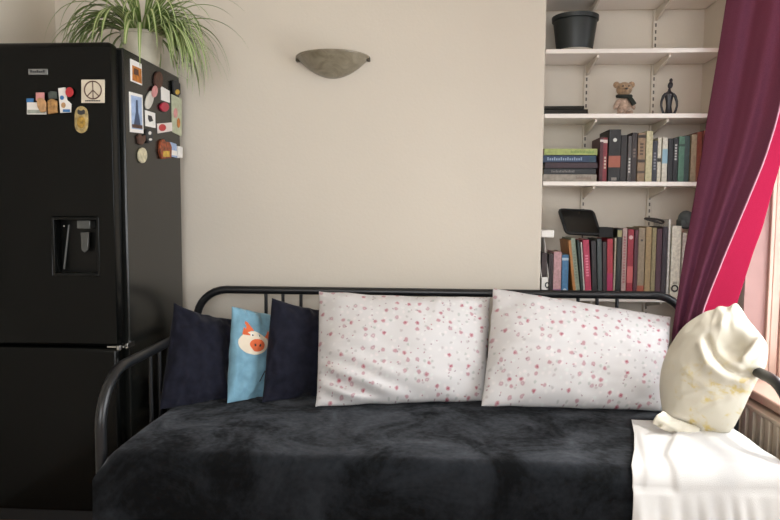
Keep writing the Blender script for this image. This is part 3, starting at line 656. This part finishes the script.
# white magazine file at the alcove edge
xa, xb = XC+.006, at(548.3, 285, Y=SY+.02).x; y0 = SY+.012
t = thing('magazine_file', 'white cut-corner magazine file at the chimney breast edge of the shelf', 'magazine file', ((xa+xb)/2, y0, z4))
zt = at(545, 238, Y=y0).z; zm = z4+(zt-z4)*.52
b = MB(); b.box((xa, y0, z4+.0005), (xb, y0+.23, z4+.004)); b.box((xa, y0+.227, z4+.0005), (xb, y0+.23, zt)); b.box((xa, y0, z4+.0005), (xb, y0+.003, zm-.05))
for x in (xa, xb-.003): b.prism([(x, y0, z4+.001), (x, y0+.23, z4+.001), (x, y0+.23, zt), (x, y0+.13, zt), (x, y0, zm-.05)], (0, 0, 0), (.003, 0, 0))
b.build('file_box', M_white, t)
MB().tube([((xa+xb)/2+.011+.008*math.cos(2*PI*i/20), y0-.001, z4+.05+.011*math.sin(2*PI*i/20)) for i in range(21)], .0028, 6, cap=False).build('finger_hole', m_ink, t)
b = MB(); b.box((xa+.005, y0+.02, z4+.005), (xb-.006, y0+.215, z4+.19)); o = b.build('magazine', mat('dark_magazine', '3a2a2a', .5, .2, 60), None, loc=((xa+xb)/2, y0+.1, z4+.005))
tag(o, 'dark magazine inside the white magazine file', 'magazine')
pw = at(544, 232, Y=y0+.12)
b = MB(); b.box((xa+.001, y0+.03, zt+.001), (xa+.058, y0+.20, zt+.034)); o = b.build('paper_roll_box', M_white, None, bevel=.004, loc=(xa+.03, y0+.1, zt+.001))
o.name = 'small_box'; tag(o, 'small white box lying on top of the magazine file', 'box')
# black device leaning on top of the leaning books, and boxes on the row
yt = SY+.06
A, B, Cc, D = at(566, 233.5, Y=yt), at(602, 235, Y=yt), at(594, 209.5, Y=yt+.06), at(557.5, 208, Y=yt+.06)
nrm = (B-A).cross(D-A).normalized()
if nrm.y > 0: nrm = -nrm
t = thing('tablet', 'black tablet in a case propped up on top of the leaning books', 'tablet', (A+B)/2)
def rounded(P, r=.16):
    out = []
    for i in range(4):
        p, a, c2 = P[i], P[i-1], P[(i+1) % 4]
        e1, e2 = p+(a-p)*r, p+(c2-p)*r
        for q in range(5):
            s = q/4; out.append(e1*(1-s)**2+p*2*s*(1-s)+e2*s*s)
    return out
MB().prism(rounded([A, B, Cc, D]), nrm*0, -nrm*.014).build('case', M_gasket, t, bevel=.002)
mid4 = (A+B+Cc+D)/4
MB().prism([mid4+(p-mid4)*.86 for p in rounded([A, B, Cc, D], .06)], nrm*.0002, nrm*.0012).build('screen', M_gloss, t)
b = MB(); p, q = at(601, 237.6, Y=SY+.03), at(615.4, 227.6, Y=SY+.03); zb = q.z
b.box((p.x, SY+.06, p.z+.001), (q.x, SY+.17, q.z)); o = b.build('black_box', mat('matte_black_card', '161616', .8), None, bevel=.002, loc=((p.x+q.x)/2, SY+.1, p.z)); tag(o, 'small black box lying on the books beside the tablet', 'box')
# dark strap and grey camera-like pouch over the tall end of the row
p = at(654, 226, Y=SY+.10); b = MB(); r_ = .028
b.tube([p+Vector((.040*math.cos(a), .03*math.sin(a)*.8, .012+.022*abs(math.sin(a*.5+.4)))) for a in [2*PI*i/28 for i in range(29)]], .005, 8, cap=False)
o = b.build('cable_coil', mat('dark_cable', '37312e', .6), None, loc=p); tag(o, 'dark coiled cable lying on top of the olive and plum books', 'cable')
p = at(685, 226, Y=SY+.11); b = MB()
for i in range(1): b.ball(p+Vector((.004, 0, .028)), (.036, .035, .042), seg=20)
b.box(p+Vector((-.03, -.03, -.005)), p+Vector((.036, .03, .03)))
o = b.build('pouch', mat('slate_grey_cloth', '5e6668', .85, .15, 40, .4, 200), None, bevel=.006, loc=p); tag(o, 'slate grey pouch on top of the white folders by the curtain', 'pouch')

# ------------------------------------------------------------------ daybed frame
BX0, BX1, BY1, BY0 = -1.026, 1.080, 2.83, 1.965
RT_, ZR, ZA = .0175, .829, .657
bed = thing('daybed', 'black tubular metal daybed against the cream wall', 'daybed', ((BX0+BX1)/2, (BY0+BY1)/2, 0))
def arc(c, a, b_, n=8):
    """quarter bend about c from c+a to c+b_"""
    return [Vector(c)+Vector(a)*math.cos(t)+Vector(b_)*math.sin(t) for t in [PI/2*i/n for i in range(n+1)]]
rr = .135
path = [Vector((BX0, BY1, .012))] + arc((BX0+rr, BY1, ZR-rr), (-rr, 0, 0), (0, 0, rr)) + arc((BX1-rr, BY1, ZR-rr), (0, 0, rr), (rr, 0, 0)) + [Vector((BX1, BY1, .012))]
MB().tube(path, RT_, 16).build('back_rail', M_black_metal, bed)
for xs in [(266, 283, 301), (367, 384, 402), (470, 487, 504), (578, 597, 617)]:
    for px in xs:
        x = at(px, 300, Y=BY1).x; MB().tube([(x, BY1, .30), (x, BY1, ZR-.006)], .0075, 10).build('back_bar', M_black_metal, bed)
MB().tube([(BX0, BY1, .30), (BX1, BY1, .30)], .012, 12).build('lower_back_rail', M_black_metal, bed)
ra = .17
for x in (BX0, BX1):
    path = [Vector((x, BY0, .012))] + arc((x, BY0+ra, ZA-ra), (0, -ra, 0), (0, 0, ra)) + [Vector((x, BY1-.012, ZA))]
    MB().tube(path, RT_, 16).build('arm_rail', M_black_metal, bed)
    for y in (2.339, 2.42, 2.505): MB().tube([(x, y, .30), (x, y, ZA-.006)], .0075, 10).build('arm_bar', M_black_metal, bed)
    MB().tube([(x, BY0, .30), (x, BY1, .30)], .012, 12).build('side_rail', M_black_metal, bed)
MB().box((BX0+.01, BY0-.008, .27), (BX1-.01, BY0+.008, .30)).build('front_rail', M_black_metal, bed)
for x in (BX0, BX1):
    for y in (BY0, BY1): MB().lathe([(0, 0), (.021, 0), (.021, .018), (0, .018)], (x, y, 0), 16).build('foot_cap', M_gasket, bed)

# ------------------------------------------------------------------ bedspread over the mattress
ZSEAT = .432
def lerp(a, b_, t): return a+(b_-a)*t
SX0, SX1, SYF, SYB = BX0+.022, BX1-.022, 1.915, BY1-.024
def seat_h(x, y):
    n = noise.noise(Vector((x*2.1, y*2.6, 3)))*.012 + noise.noise(Vector((x*6, y*7, 9)))*.004
    return ZSEAT + n - .012*max(0, (SYF+.1-y)/.1)**2
b = MB()
R0_ = .055; prof = []
for i in range(15): prof.append(('top', SYB-(SYB-SYF-R0_)*i/14))
for i in range(1, 9): prof.append(('bend', i/8*PI/2))
for i in range(1, 11): prof.append(('drop', i/10))
NP = len(prof)-1
def spread(u, v):
    kk, q = prof[int(round(v*NP))]; w_ = 1 if kk == 'drop' else max(0, (q-.7)/(PI/2-.7)) if kk == 'bend' else 0
    x = lerp(lerp(SX0, BX0-.005, w_), lerp(SX1, BX1+.024, w_), u)
    e = min(u, 1-u)*(SX1-SX0); edge = -.03*max(0, 1-e/.05)**2
    if kk == 'top': return Vector((x, q, seat_h(x, q)+edge))
    if kk == 'bend': return Vector((x, SYF+R0_-R0_*math.sin(q), seat_h(x, SYF+R0_)+edge-R0_*(1-math.cos(q))))
    f_ = .010*q*math.sin(x*21+2.4*noise.noise(Vector((x*3, 0, 1))))+.012*q*noise.noise(Vector((x*5, q, 4)))
    z0 = seat_h(x, SYF+R0_)+edge-R0_
    return Vector((x, SYF-.012*q+f_, z0+(.035-z0)*q))
b.grid(spread, 120, NP)
# end flaps and back so that the cover closes around the mattress
for u in (0, 1):
    b.grid(lambda s, v, u=u: spread(u, v)*(1-s)+Vector((spread(u, v).x, spread(u, v).y, .34 if prof[int(round(v*NP))][0] == 'top' else min(.34, spread(u, v).z)))*s, 4, NP)
b.grid(lambda u, s: spread(u, 0)*(1-s)+Vector((spread(u, 0).x, SYB, .34))*s, 120, 2)
o = b.build('bedspread', M_velvet, None, merge=1e-4, smooth=70, loc=((SX0+SX1)/2, 2.35, .04)); tag(o, 'black velvet bedspread covering the daybed seat', 'bedspread')

# ------------------------------------------------------------------ pillows
class Pillow:
    """stuffed pillow spanned by four corners of space; u,v in [-1,1]"""
    def __init__(s, BL, BR, TR, TL, T, pin=(.05, .05, .05, .05), seed=0, wr=.006, p=.5, ear=0, extra=None, back=.8):
        s.c = [Vector(q) for q in (BL, BR, TR, TL)]; s.T = T; s.pin = pin; s.seed = seed; s.wr = wr; s.p = p; s.extra = extra; s.back = back
        e1 = (s.c[1]-s.c[0])+(s.c[2]-s.c[3]); e2 = (s.c[3]-s.c[0])+(s.c[2]-s.c[1]); s.n = e1.cross(e2).normalized()
        if s.n.y > 0: s.n = -s.n
        s.w, s.h = e1.length/2, e2.length/2
    def P(s, u, v):
        l, r, b_, t_ = s.pin
        uu = u*(1-(r if u > 0 else l)*(1-v*v)*abs(u)); vv = v*(1-(t_ if v > 0 else b_)*(1-u*u)*abs(v))
        uu += .014*noise.noise(Vector((s.seed, v*3.5, 7+(u > 0))))*u*u; vv += .022*noise.noise(Vector((u*3.8, s.seed, 3+(v > 0))))*v*v
        a, b2 = (uu+1)/2, (vv+1)/2; c = s.c
        return c[0]*(1-a)*(1-b2)+c[1]*a*(1-b2)+c[2]*a*b2+c[3]*(1-a)*b2
    def S(s, u, v, side=1, lift=0):
        k_ = max(0, (1-abs(u)**2.2)*(1-abs(v)**2.2)); th = s.T*k_**s.p
        sd = s.seed
        edge = 1-k_
        w_ = s.wr*(noise.noise(Vector((u*2.3+sd, v*2.3, sd)))*1.5 + noise.noise(Vector((u*5.5, v*5.5+sd, sd*2)))*.8)
        # creases that run in from the seams and corners
        ang = math.atan2(v, u); rad = math.hypot(u, v)
        w_ += s.wr*.9*edge**1.2*math.sin(ang*9+sd*3+3*noise.noise(Vector((u*2, v*2, sd+5))))*min(1, rad)
        w_ *= min(1, k_*6)
        if s.extra and side > 0: w_ += s.extra(u, v)*min(1, k_*5)
        q = s.P(u, v)
        q = q + s.n*(th*(1 if side > 0 else -s.back)+w_*(1 if side > 0 else -1)+lift)
        q.z = max(q.z, seat_h(q.x, q.y)+.003); return q
    def mesh(s, N=56):
        b = MB()
        g = lambda t: math.sin((2*t-1)*PI/2)
        for sd in (1, -1):
            b.grid(lambda i, j: s.S(g(i), g(j), sd), N, N, 0, lambda i, j: ((g(i)+1)/2*s.w, (g(j)+1)/2*s.h))
        return b
    def build(s, name, mt, label, cat='pillow', group=None):
        c = (s.c[0]+s.c[1])/2; o = s.mesh().build(name, mt, None, merge=2e-4, smooth=80, loc=c)
        return tag(o, label, cat, group)
def A3(px, py, Y): return at(px, py, Y=Y)
ZP = .437
# navy cushion in the corner
Pn = Pillow(at(159, 411, Y=2.36), at(231, 404, Y=2.53), at(233, 319, Y=2.68), at(174, 303, Y=2.56), .065, (.02, .02, .03, .08), 1, .010)
Pn.build('cushion', M_navy, 'navy cushion in the corner by the fridge side arm', 'cushion', 'navy cushions')
Pb = Pillow(at(227, 404, Y=2.44), at(279, 402, Y=2.64), at(277, 315, Y=2.76), at(232, 306, Y=2.57), .055, (.04, .02, .02, .03), 2, .009)
ob = Pb.build('cushion', M_blue, 'sky blue cushion with an orange snouted pig face', 'cushion')
Pn2 = Pillow(at(262, 403, Y=2.46), at(335, 402, Y=2.66), at(335, 312, Y=2.77), at(272, 298, Y=2.60), .060, (.02, .02, .03, .05), 4, .010)
Pn2.build('cushion', M_navy, 'navy cushion between the blue pig cushion and floral pillow', 'cushion', 'navy cushions')
def fold1(u, v):   # diagonal creases at the lower corner of the first floral pillow
    r = 0
    for q in range(5): r += .006*math.sin((u*.9+v*1.5+q)*13)*math.exp(-((u+.7)**2*4+(v+.75)**2*5))
    r += .010*math.exp(-((u-.35-.12*(v-.6))/.05)**2)*max(0, v-.1) - .007*math.exp(-((u-.27-.1*(v-.6))/.05)**2)*max(0, v-.1) + .006*math.exp(-((u-.5)/.04)**2)*max(0, v-.2)
    r += .006*math.exp(-((v+.55-.8*(u+.25))/.09)**2)*math.exp(-((u+.2)/.3)**2)
    return r
Pf1 = Pillow(at(316, 407, Y=2.43), at(487, 401, Y=2.52), at(490, 297, Y=2.70), at(319, 291, Y=2.65), .105, (.01, .015, .02, .055), 6, .006, extra=fold1)
Pf1.build('pillow', M_floral, 'long floral pillow beside the navy cushions', 'pillow', 'white floral pillows')
Pf2 = Pillow(at(481, 406, Y=2.43), at(663, 411, Y=2.47), at(671, 317, Y=2.68), at(493, 288, Y=2.66), .105, (.02, .01, .015, .03), 9, .006)
Pf2.build('pillow', M_floral, 'long floral pillow beside the curtain and cream cushion', 'pillow', 'white floral pillows')
# pig print, laid onto the blue cushion's cloth
def print_poly(b, P, cu, cv, ru, rv, mi, lift, a=0, n=24, tri=None):
    pts = tri or [(cu+ru*math.cos(t)*math.cos(a)-rv*math.sin(t)*math.sin(a), cv+ru*math.cos(t)*math.sin(a)+rv*math.sin(t)*math.cos(a)) for t in [2*PI*i/n for i in range(n)]]
    mu = sum(p[0] for p in pts)/len(pts); mv = sum(p[1] for p in pts)/len(pts); rings = 5
    vs = [P.S(mu, mv, 1, lift)]; n = len(pts)
    for r_ in range(1, rings+1):
        for (u, v) in pts: vs.append(P.S(mu+(u-mu)*r_/rings, mv+(v-mv)*r_/rings, 1, lift))
    fs = [(0, 1+i, 1+(i+1) % n) for i in range(n)] + [(1+(r_-1)*n+i, 1+r_*n+i, 1+r_*n+(i+1) % n, 1+(r_-1)*n+(i+1) % n) for r_ in range(1, rings) for i in range(n)]
    b.add(vs, fs, mi)
b = MB()
pc = (-.39, .20)
print_poly(b, Pb, 0, 0, 0, 0, 1, .0013, tri=[(-.76, .40), (-.64, .70), (-.55, .68), (-.38, .50), (-.48, .38)])
print_poly(b, Pb, 0, 0, 0, 0, 1, .0013, tri=[(.02, .36), (.22, .54), (.28, .44), (.16, .26)])
print_poly(b, Pb, pc[0]+.02, pc[1]+.03, .50, .25, 0, .0016)
print_poly(b, Pb, pc[0]+.10, pc[1]-.02, .27, .135, 1, .0024)
for s in (-1, 1):
    print_poly(b, Pb, pc[0]+.10+s*.09, pc[1]-.02, .035, .03, 2, .0032)
    print_poly(b, Pb, pc[0]+.06+s*.13, pc[1]+.20, .055, .035, 3, .0024); print_poly(b, Pb, pc[0]+.07+s*.13, pc[1]+.19, .025, .02, 2, .0032)
bt = MB(); print_poly(bt, Pb, 0, 0, 0, 0, 0, .0016, tri=[(-.12, -.58), (-.08, -.58), (.10, -.36), (.06, -.34)]); bt.build('tail_print', m_ink, ob, merge=0)
b.build('pig_print', [mat('cream_felt', 'e3d5c0', .9, .04), mat('orange_felt', 'd9673c', .9, .06), m_ink, M_white], ob, merge=0)

# ------------------------------------------------------------------ curtain
keys = [  # pixel row: (left x, hem x, outer x), (left Y, hem Y, outer Y)
 (-120, 747, 835, 905, 2.66, 2.02, 2.06), (0, 726.5, 801, 850, 2.68, 2.16, 2.20), (60, 717, 790, 828, 2.69, 2.22, 2.27), (120, 707, 777, 806, 2.69, 2.30, 2.36), (160, 701, 764.5, 787, 2.70, 2.36, 2.44),
 (200, 694, 748, 773, 2.70, 2.42, 2.50), (250, 685, 727, 754, 2.70, 2.48, 2.56), (300, 677, 707, 738, 2.70, 2.54, 2.60), (335, 672, 696, 729, 2.69, 2.56, 2.58), (380, 670, 700, 738, 2.66, 2.52, 2.46), (428, 674, 708, 749, 2.62, 2.46, 2.34)]
def lerp(a, b_, t): return a+(b_-a)*t
def key(py):
    for i in range(len(keys)-1):
        if py <= keys[i+1][0] or i == len(keys)-2:
            t = (py-keys[i][0])/(keys[i+1][0]-keys[i][0]); return [lerp(p, q, t) for p, q in zip(keys[i][1:], keys[i+1][1:])]
def curt(u, v):
    py = lerp(-120, 428, v); xl, xh, xo, yl, yh, yo = key(py)
    if u < .7: t = u/.7; px = lerp(xl, xh, t); Y = lerp(yl, yh, t); amp = .027*math.sin(PI*t)**.5
    else: t = (u-.7)/.3; px = lerp(xh, xo, t); Y = lerp(yh, yo, t); amp = 0
    p = at(px, py, Y=Y)
    ph = 2*PI*2.1*(u/.7)+.7*noise.noise(Vector((0, v*2, 2)))
    d = amp*(math.sin(ph)+.2*math.sin(2.3*ph+1))+.004*noise.noise(Vector((u*9, v*5, 1)))
    # fold depth runs across the curtain's own width
    p += Vector((-.55, -.83, 0))*d
    p.x = min(p.x, XR-.02)
    if p.z < .70: p.x = min(p.x, BX1-.022)
    p.z = max(p.z, ZSEAT+.014+.01*v)
    return p
b = MB(); b.grid(curt, 90, 70); b.mi = [1 if (i % 90) >= 63 else 0 for i in range(len(b.f))]
cur = b.build('curtain', [M_curtain, M_curtain_sunlit], None, smooth=80, solid=.0016, loc=at(690, 420, Y=2.6)); tag(cur, 'crimson curtain drawn aside and tucked behind the cream cushion', 'curtain')
b = MB(); b.tube([curt(.7, v/40) + Vector((-.002, -.004, 0)) for v in range(41)], .0028, 8); b.build('hem', mat('pale_mauve_hem', 'c58ea2', .8), cur)

# ------------------------------------------------------------------ cream cushion
OUT = [(669, 430), (663, 412), (660, 384), (666, 356), (683, 328), (704, 313), (715, 309.5), (720, 306.5), (729, 307), (736, 303.5), (741, 308), (748, 319), (758, 331), (766, 342), (768, 352), (765, 368), (757, 381), (750, 395), (740, 416), (729, 432), (708, 436), (688, 437)]
CEN = (713, 373)
def cplane(px, py): return at(px, py, Y=2.27-.0016*(px-690)+.0011*(435-py))
def cr(a):
    """outline point at angle parameter a in [0,1) by a closed spline"""
    n = len(OUT); f = a*n; i = int(f) % n; t = f-int(f)
    P = [OUT[(i+q-1) % n] for q in range(4)]
    return tuple(.5*((2*P[1][q])+(P[2][q]-P[0][q])*t+(2*P[0][q]-5*P[1][q]+4*P[2][q]-P[3][q])*t*t+(3*P[1][q]-P[0][q]-3*P[2][q]+P[3][q])*t**3) for q in (0, 1))
cn = (cplane(740, 373)-cplane(700, 373)).cross(cplane(713, 340)-cplane(713, 400)).normalized()
if cn.y > 0: cn = -cn
def seg_d(x, y, pts):
    best = 1e9
    for (ax, ay), (bx, by) in zip(pts, pts[1:]):
        t = max(0, min(1, ((x-ax)*(bx-ax)+(y-ay)*(by-ay))/((bx-ax)**2+(by-ay)**2))); best = min(best, math.hypot(x-ax-t*(bx-ax), y-ay-t*(by-ay)))
    return best
def cdisp(x, y):
    g = lambda d, w: math.exp(-(d/w)**2)
    r = -.058*math.exp(-((x-737)/15)**2-((y-350)/13)**2)                                # hollow of the loose open end
    r -= .030*g(seg_d(x, y, [(713, 343), (719, 360), (730, 371), (744, 377), (756, 374)]), 3.6)  # deep crease under it
    r += .017*g(seg_d(x, y, [(708, 352), (715, 370), (730, 381), (748, 385)]), 5)
    r += .028*g(seg_d(x, y, [(764, 340), (757, 350), (748, 362)]), 3.5)               # folded lip
    r -= .012*g(seg_d(x, y, [(763, 350), (756, 362), (748, 370)]), 3)
    r += .012*g(seg_d(x, y, [(722, 309), (727, 318), (726, 330)]), 4) - .008*g(seg_d(x, y, [(730, 310), (733, 320), (733, 332)]), 3.5)
    for q, (a, b2, h) in enumerate((((664, 416), (690, 421), .010), ((672, 424), (700, 429), -.009), ((668, 430), (694, 433), .010), ((690, 400), (740, 384), .006), ((700, 412), (742, 394), -.006), ((676, 350), (700, 330), -.004), ((690, 372), (716, 392), .004))):
        r += h*g(seg_d(x, y, [a, b2]), 3.2)*1.25
    return r + .006*noise.noise(Vector((x*.05, y*.05, 3)))+.003*noise.noise(Vector((x*.12, y*.12, 6)))
b = MB(); NA, NR = 120, 44
for sgn in (1, -1):
    def cf(i, j):
        rr_ = math.sin(j*PI/2); ox, oy = cr(i % 1.0); x = CEN[0]+(ox-CEN[0])*rr_; y = CEN[1]+(oy-CEN[1])*rr_
        th = (1-rr_**2.2)**.55 if rr_ < 1 else 0
        q = cplane(x, y) + cn*(sgn*(.115 if sgn > 0 else .07)*th + (cdisp(x, y)*min(1, th*2.2) if sgn > 0 else 0))
        q.z = max(q.z, seat_h(q.x, q.y)+.018); return q
    def cuv(i, j):
        rr_ = math.sin(j*PI/2); ox, oy = cr(i % 1.0); return ((CEN[0]+(ox-CEN[0])*rr_-660)/270, (437-CEN[1]-(oy-CEN[1])*rr_)/270)
    b.grid(cf, NA, NR, 0, cuv)
o = b.build('cushion', M_cream, None, merge=3e-4, smooth=80, loc=cplane(700, 436)); tag(o, 'plump cream cushion with yellow print propped before the curtain', 'cushion')
# the loose seam allowance bunched up at its lower corner
UPC, LOC = [(663, 411), (673, 418), (686, 423), (702, 428)], [(653, 423.5), (662, 429), (677, 436), (697, 440)]
def pl_(T, t):
    f = t*3; i = min(2, int(f)); return tuple(lerp(T[i][q], T[i+1][q], f-i) for q in (0, 1))
def flange(u, v):
    (ax, ay), (bx, by) = pl_(UPC, u), pl_(LOC, u)
    q = at(lerp(ax, bx, v), lerp(ay, by, v), Y=lerp(2.205, 2.185, v)+.02*u)
    q += cn*(.010*math.sin(u*15+v*3)*v+.022*math.sin(PI*min(1, v*1.1))+.008*noise.noise(Vector((u*6, v*4, 2))))
    q.z = max(q.z, seat_h(q.x, q.y)+.020+.006*math.sin(u*19)**2*v); return q
b = MB(); b.grid(flange, 40, 16, 0, lambda u, v: (u*.15, .5)); b.build('loose_hem', M_cream, o, solid=.004, smooth=80)

# ------------------------------------------------------------------ white throw
def throw(u, v):
    # v 0 at the back of the seat, 1 at the bottom of the drop; u across
    s = v*1.0
    LX = [(0, .715), (.17, .685), (.36, .640), (.50, .60), (.62, .592), (1, .56)]
    RX = [(0, 1.045), (.25, 1.05), (.5, 1.052), (.62, 1.055), (1, 1.06)]
    def itp(T, q):
        for (a, x), (c2, y) in zip(T, T[1:]):
            if q <= c2: return lerp(x, y, (q-a)/(c2-a))
        return T[-1][1]
    x = lerp(itp(LX, v), itp(RX, v), u)
    Lt = 2.33-SYF-R0_; tot = .78; d = s*tot
    lift = .007
    nz = noise.noise(Vector((x*5, d*4, 8)))
    sg = lambda t: 1/(1+math.exp(-max(-30, min(30, t))))
    x1 = max(.715, .82-.5*(d-.13)); x2 = .69-.22*(d-.16)
    rid = .009*sg((x-x1)/.004)*(1-.6*sg((x-x1-.16)/.05))*min(1, d*8) + .006*sg((x-x2)/.004)*(1-.7*sg((x-x2-.05)/.02))*min(1, d*6)
    if d < Lt:
        y = 2.33-d; return Vector((x, y, seat_h(min(max(x, SX0), SX1-.06), y)+lift+.004*nz+.004+rid*1.2 - (.014 if u > .97 else 0)))
    a = (d-Lt)/(R0_+lift)
    x2 = min(x, SX1-.06)
    if a < PI/2:
        return Vector((x, SYF+R0_-(R0_+lift+rid)*math.sin(a), seat_h(x2, SYF+R0_)-R0_+(R0_+lift+.004+rid)*math.cos(a)+.002*nz))
    q = (d-Lt-(R0_+lift)*PI/2)
    pl = min(1, q*7)*(.008*(1+math.sin(x*120+9*noise.noise(Vector((x*6, q*.6, 2)))))+.020*(1+noise.noise(Vector((x*26, q*1.5, 5))))+.012*(1+noise.noise(Vector((x*9, q, 15)))))
    return Vector((x, SYF-lift-.012-pl-.02*min(1, q*4), seat_h(x2, SYF+R0_)-R0_-q))
b = MB(); b.grid(throw, 150, 90)
o = b.build('throw_blanket', M_throw, None, smooth=80, solid=.003, loc=(.8, 2.0, .3)); tag(o, 'white cotton throw hanging over the window end of the daybed', 'blanket')

# ------------------------------------------------------------------ light
wd = bpy.data.worlds.new('overcast_daylight'); S.world = wd; wd.use_nodes = True
bg = wd.node_tree.nodes['Background']; bg.inputs[0].default_value = (.93, .96, 1, 1); bg.inputs[1].default_value = 9.0
def portal(name, loc, rot, sx, sy):
    l = bpy.data.lights.new(name, 'AREA'); l.shape = 'RECTANGLE'; l.size = sx; l.size_y = sy; l.cycles.is_portal = True
    o = bpy.data.objects.new(name, l); COL.objects.link(o); o.location = loc; o.rotation_euler = rot
portal('window_daylight', (XR+.28, (WY0+WY1)/2, (WZ0+WZ1)/2), (0, PI/2, 0), WZ1-WZ0, WY1-WY0)
portal('rear_daylight', ((RX0+RX1)/2, YF-.13, (RZ0+RZ1)/2), (PI/2, 0, 0), RX1-RX0, RZ1-RZ0)
sl = bpy.data.lights.new('sun', 'SUN'); sl.energy = 6.0; sl.angle = math.radians(3); sl.color = (1, .97, .92)
so = bpy.data.objects.new('sun', sl); COL.objects.link(so)
sd = Vector((-1, -.12, -1.7)); so.rotation_euler = sd.to_track_quat('-Z', 'Y').to_euler()
vs = S.view_settings; S.display_settings.display_device = 'sRGB'
vs.view_transform = 'Standard'; vs.look = 'None'; vs.gamma = 1; vs.use_curve_mapping = False; vs.exposure = -0.1
S.cycles.use_denoising = True
S.cycles.max_bounces = 10; S.cycles.diffuse_bounces = 6; S.cycles.transparent_max_bounces = 8
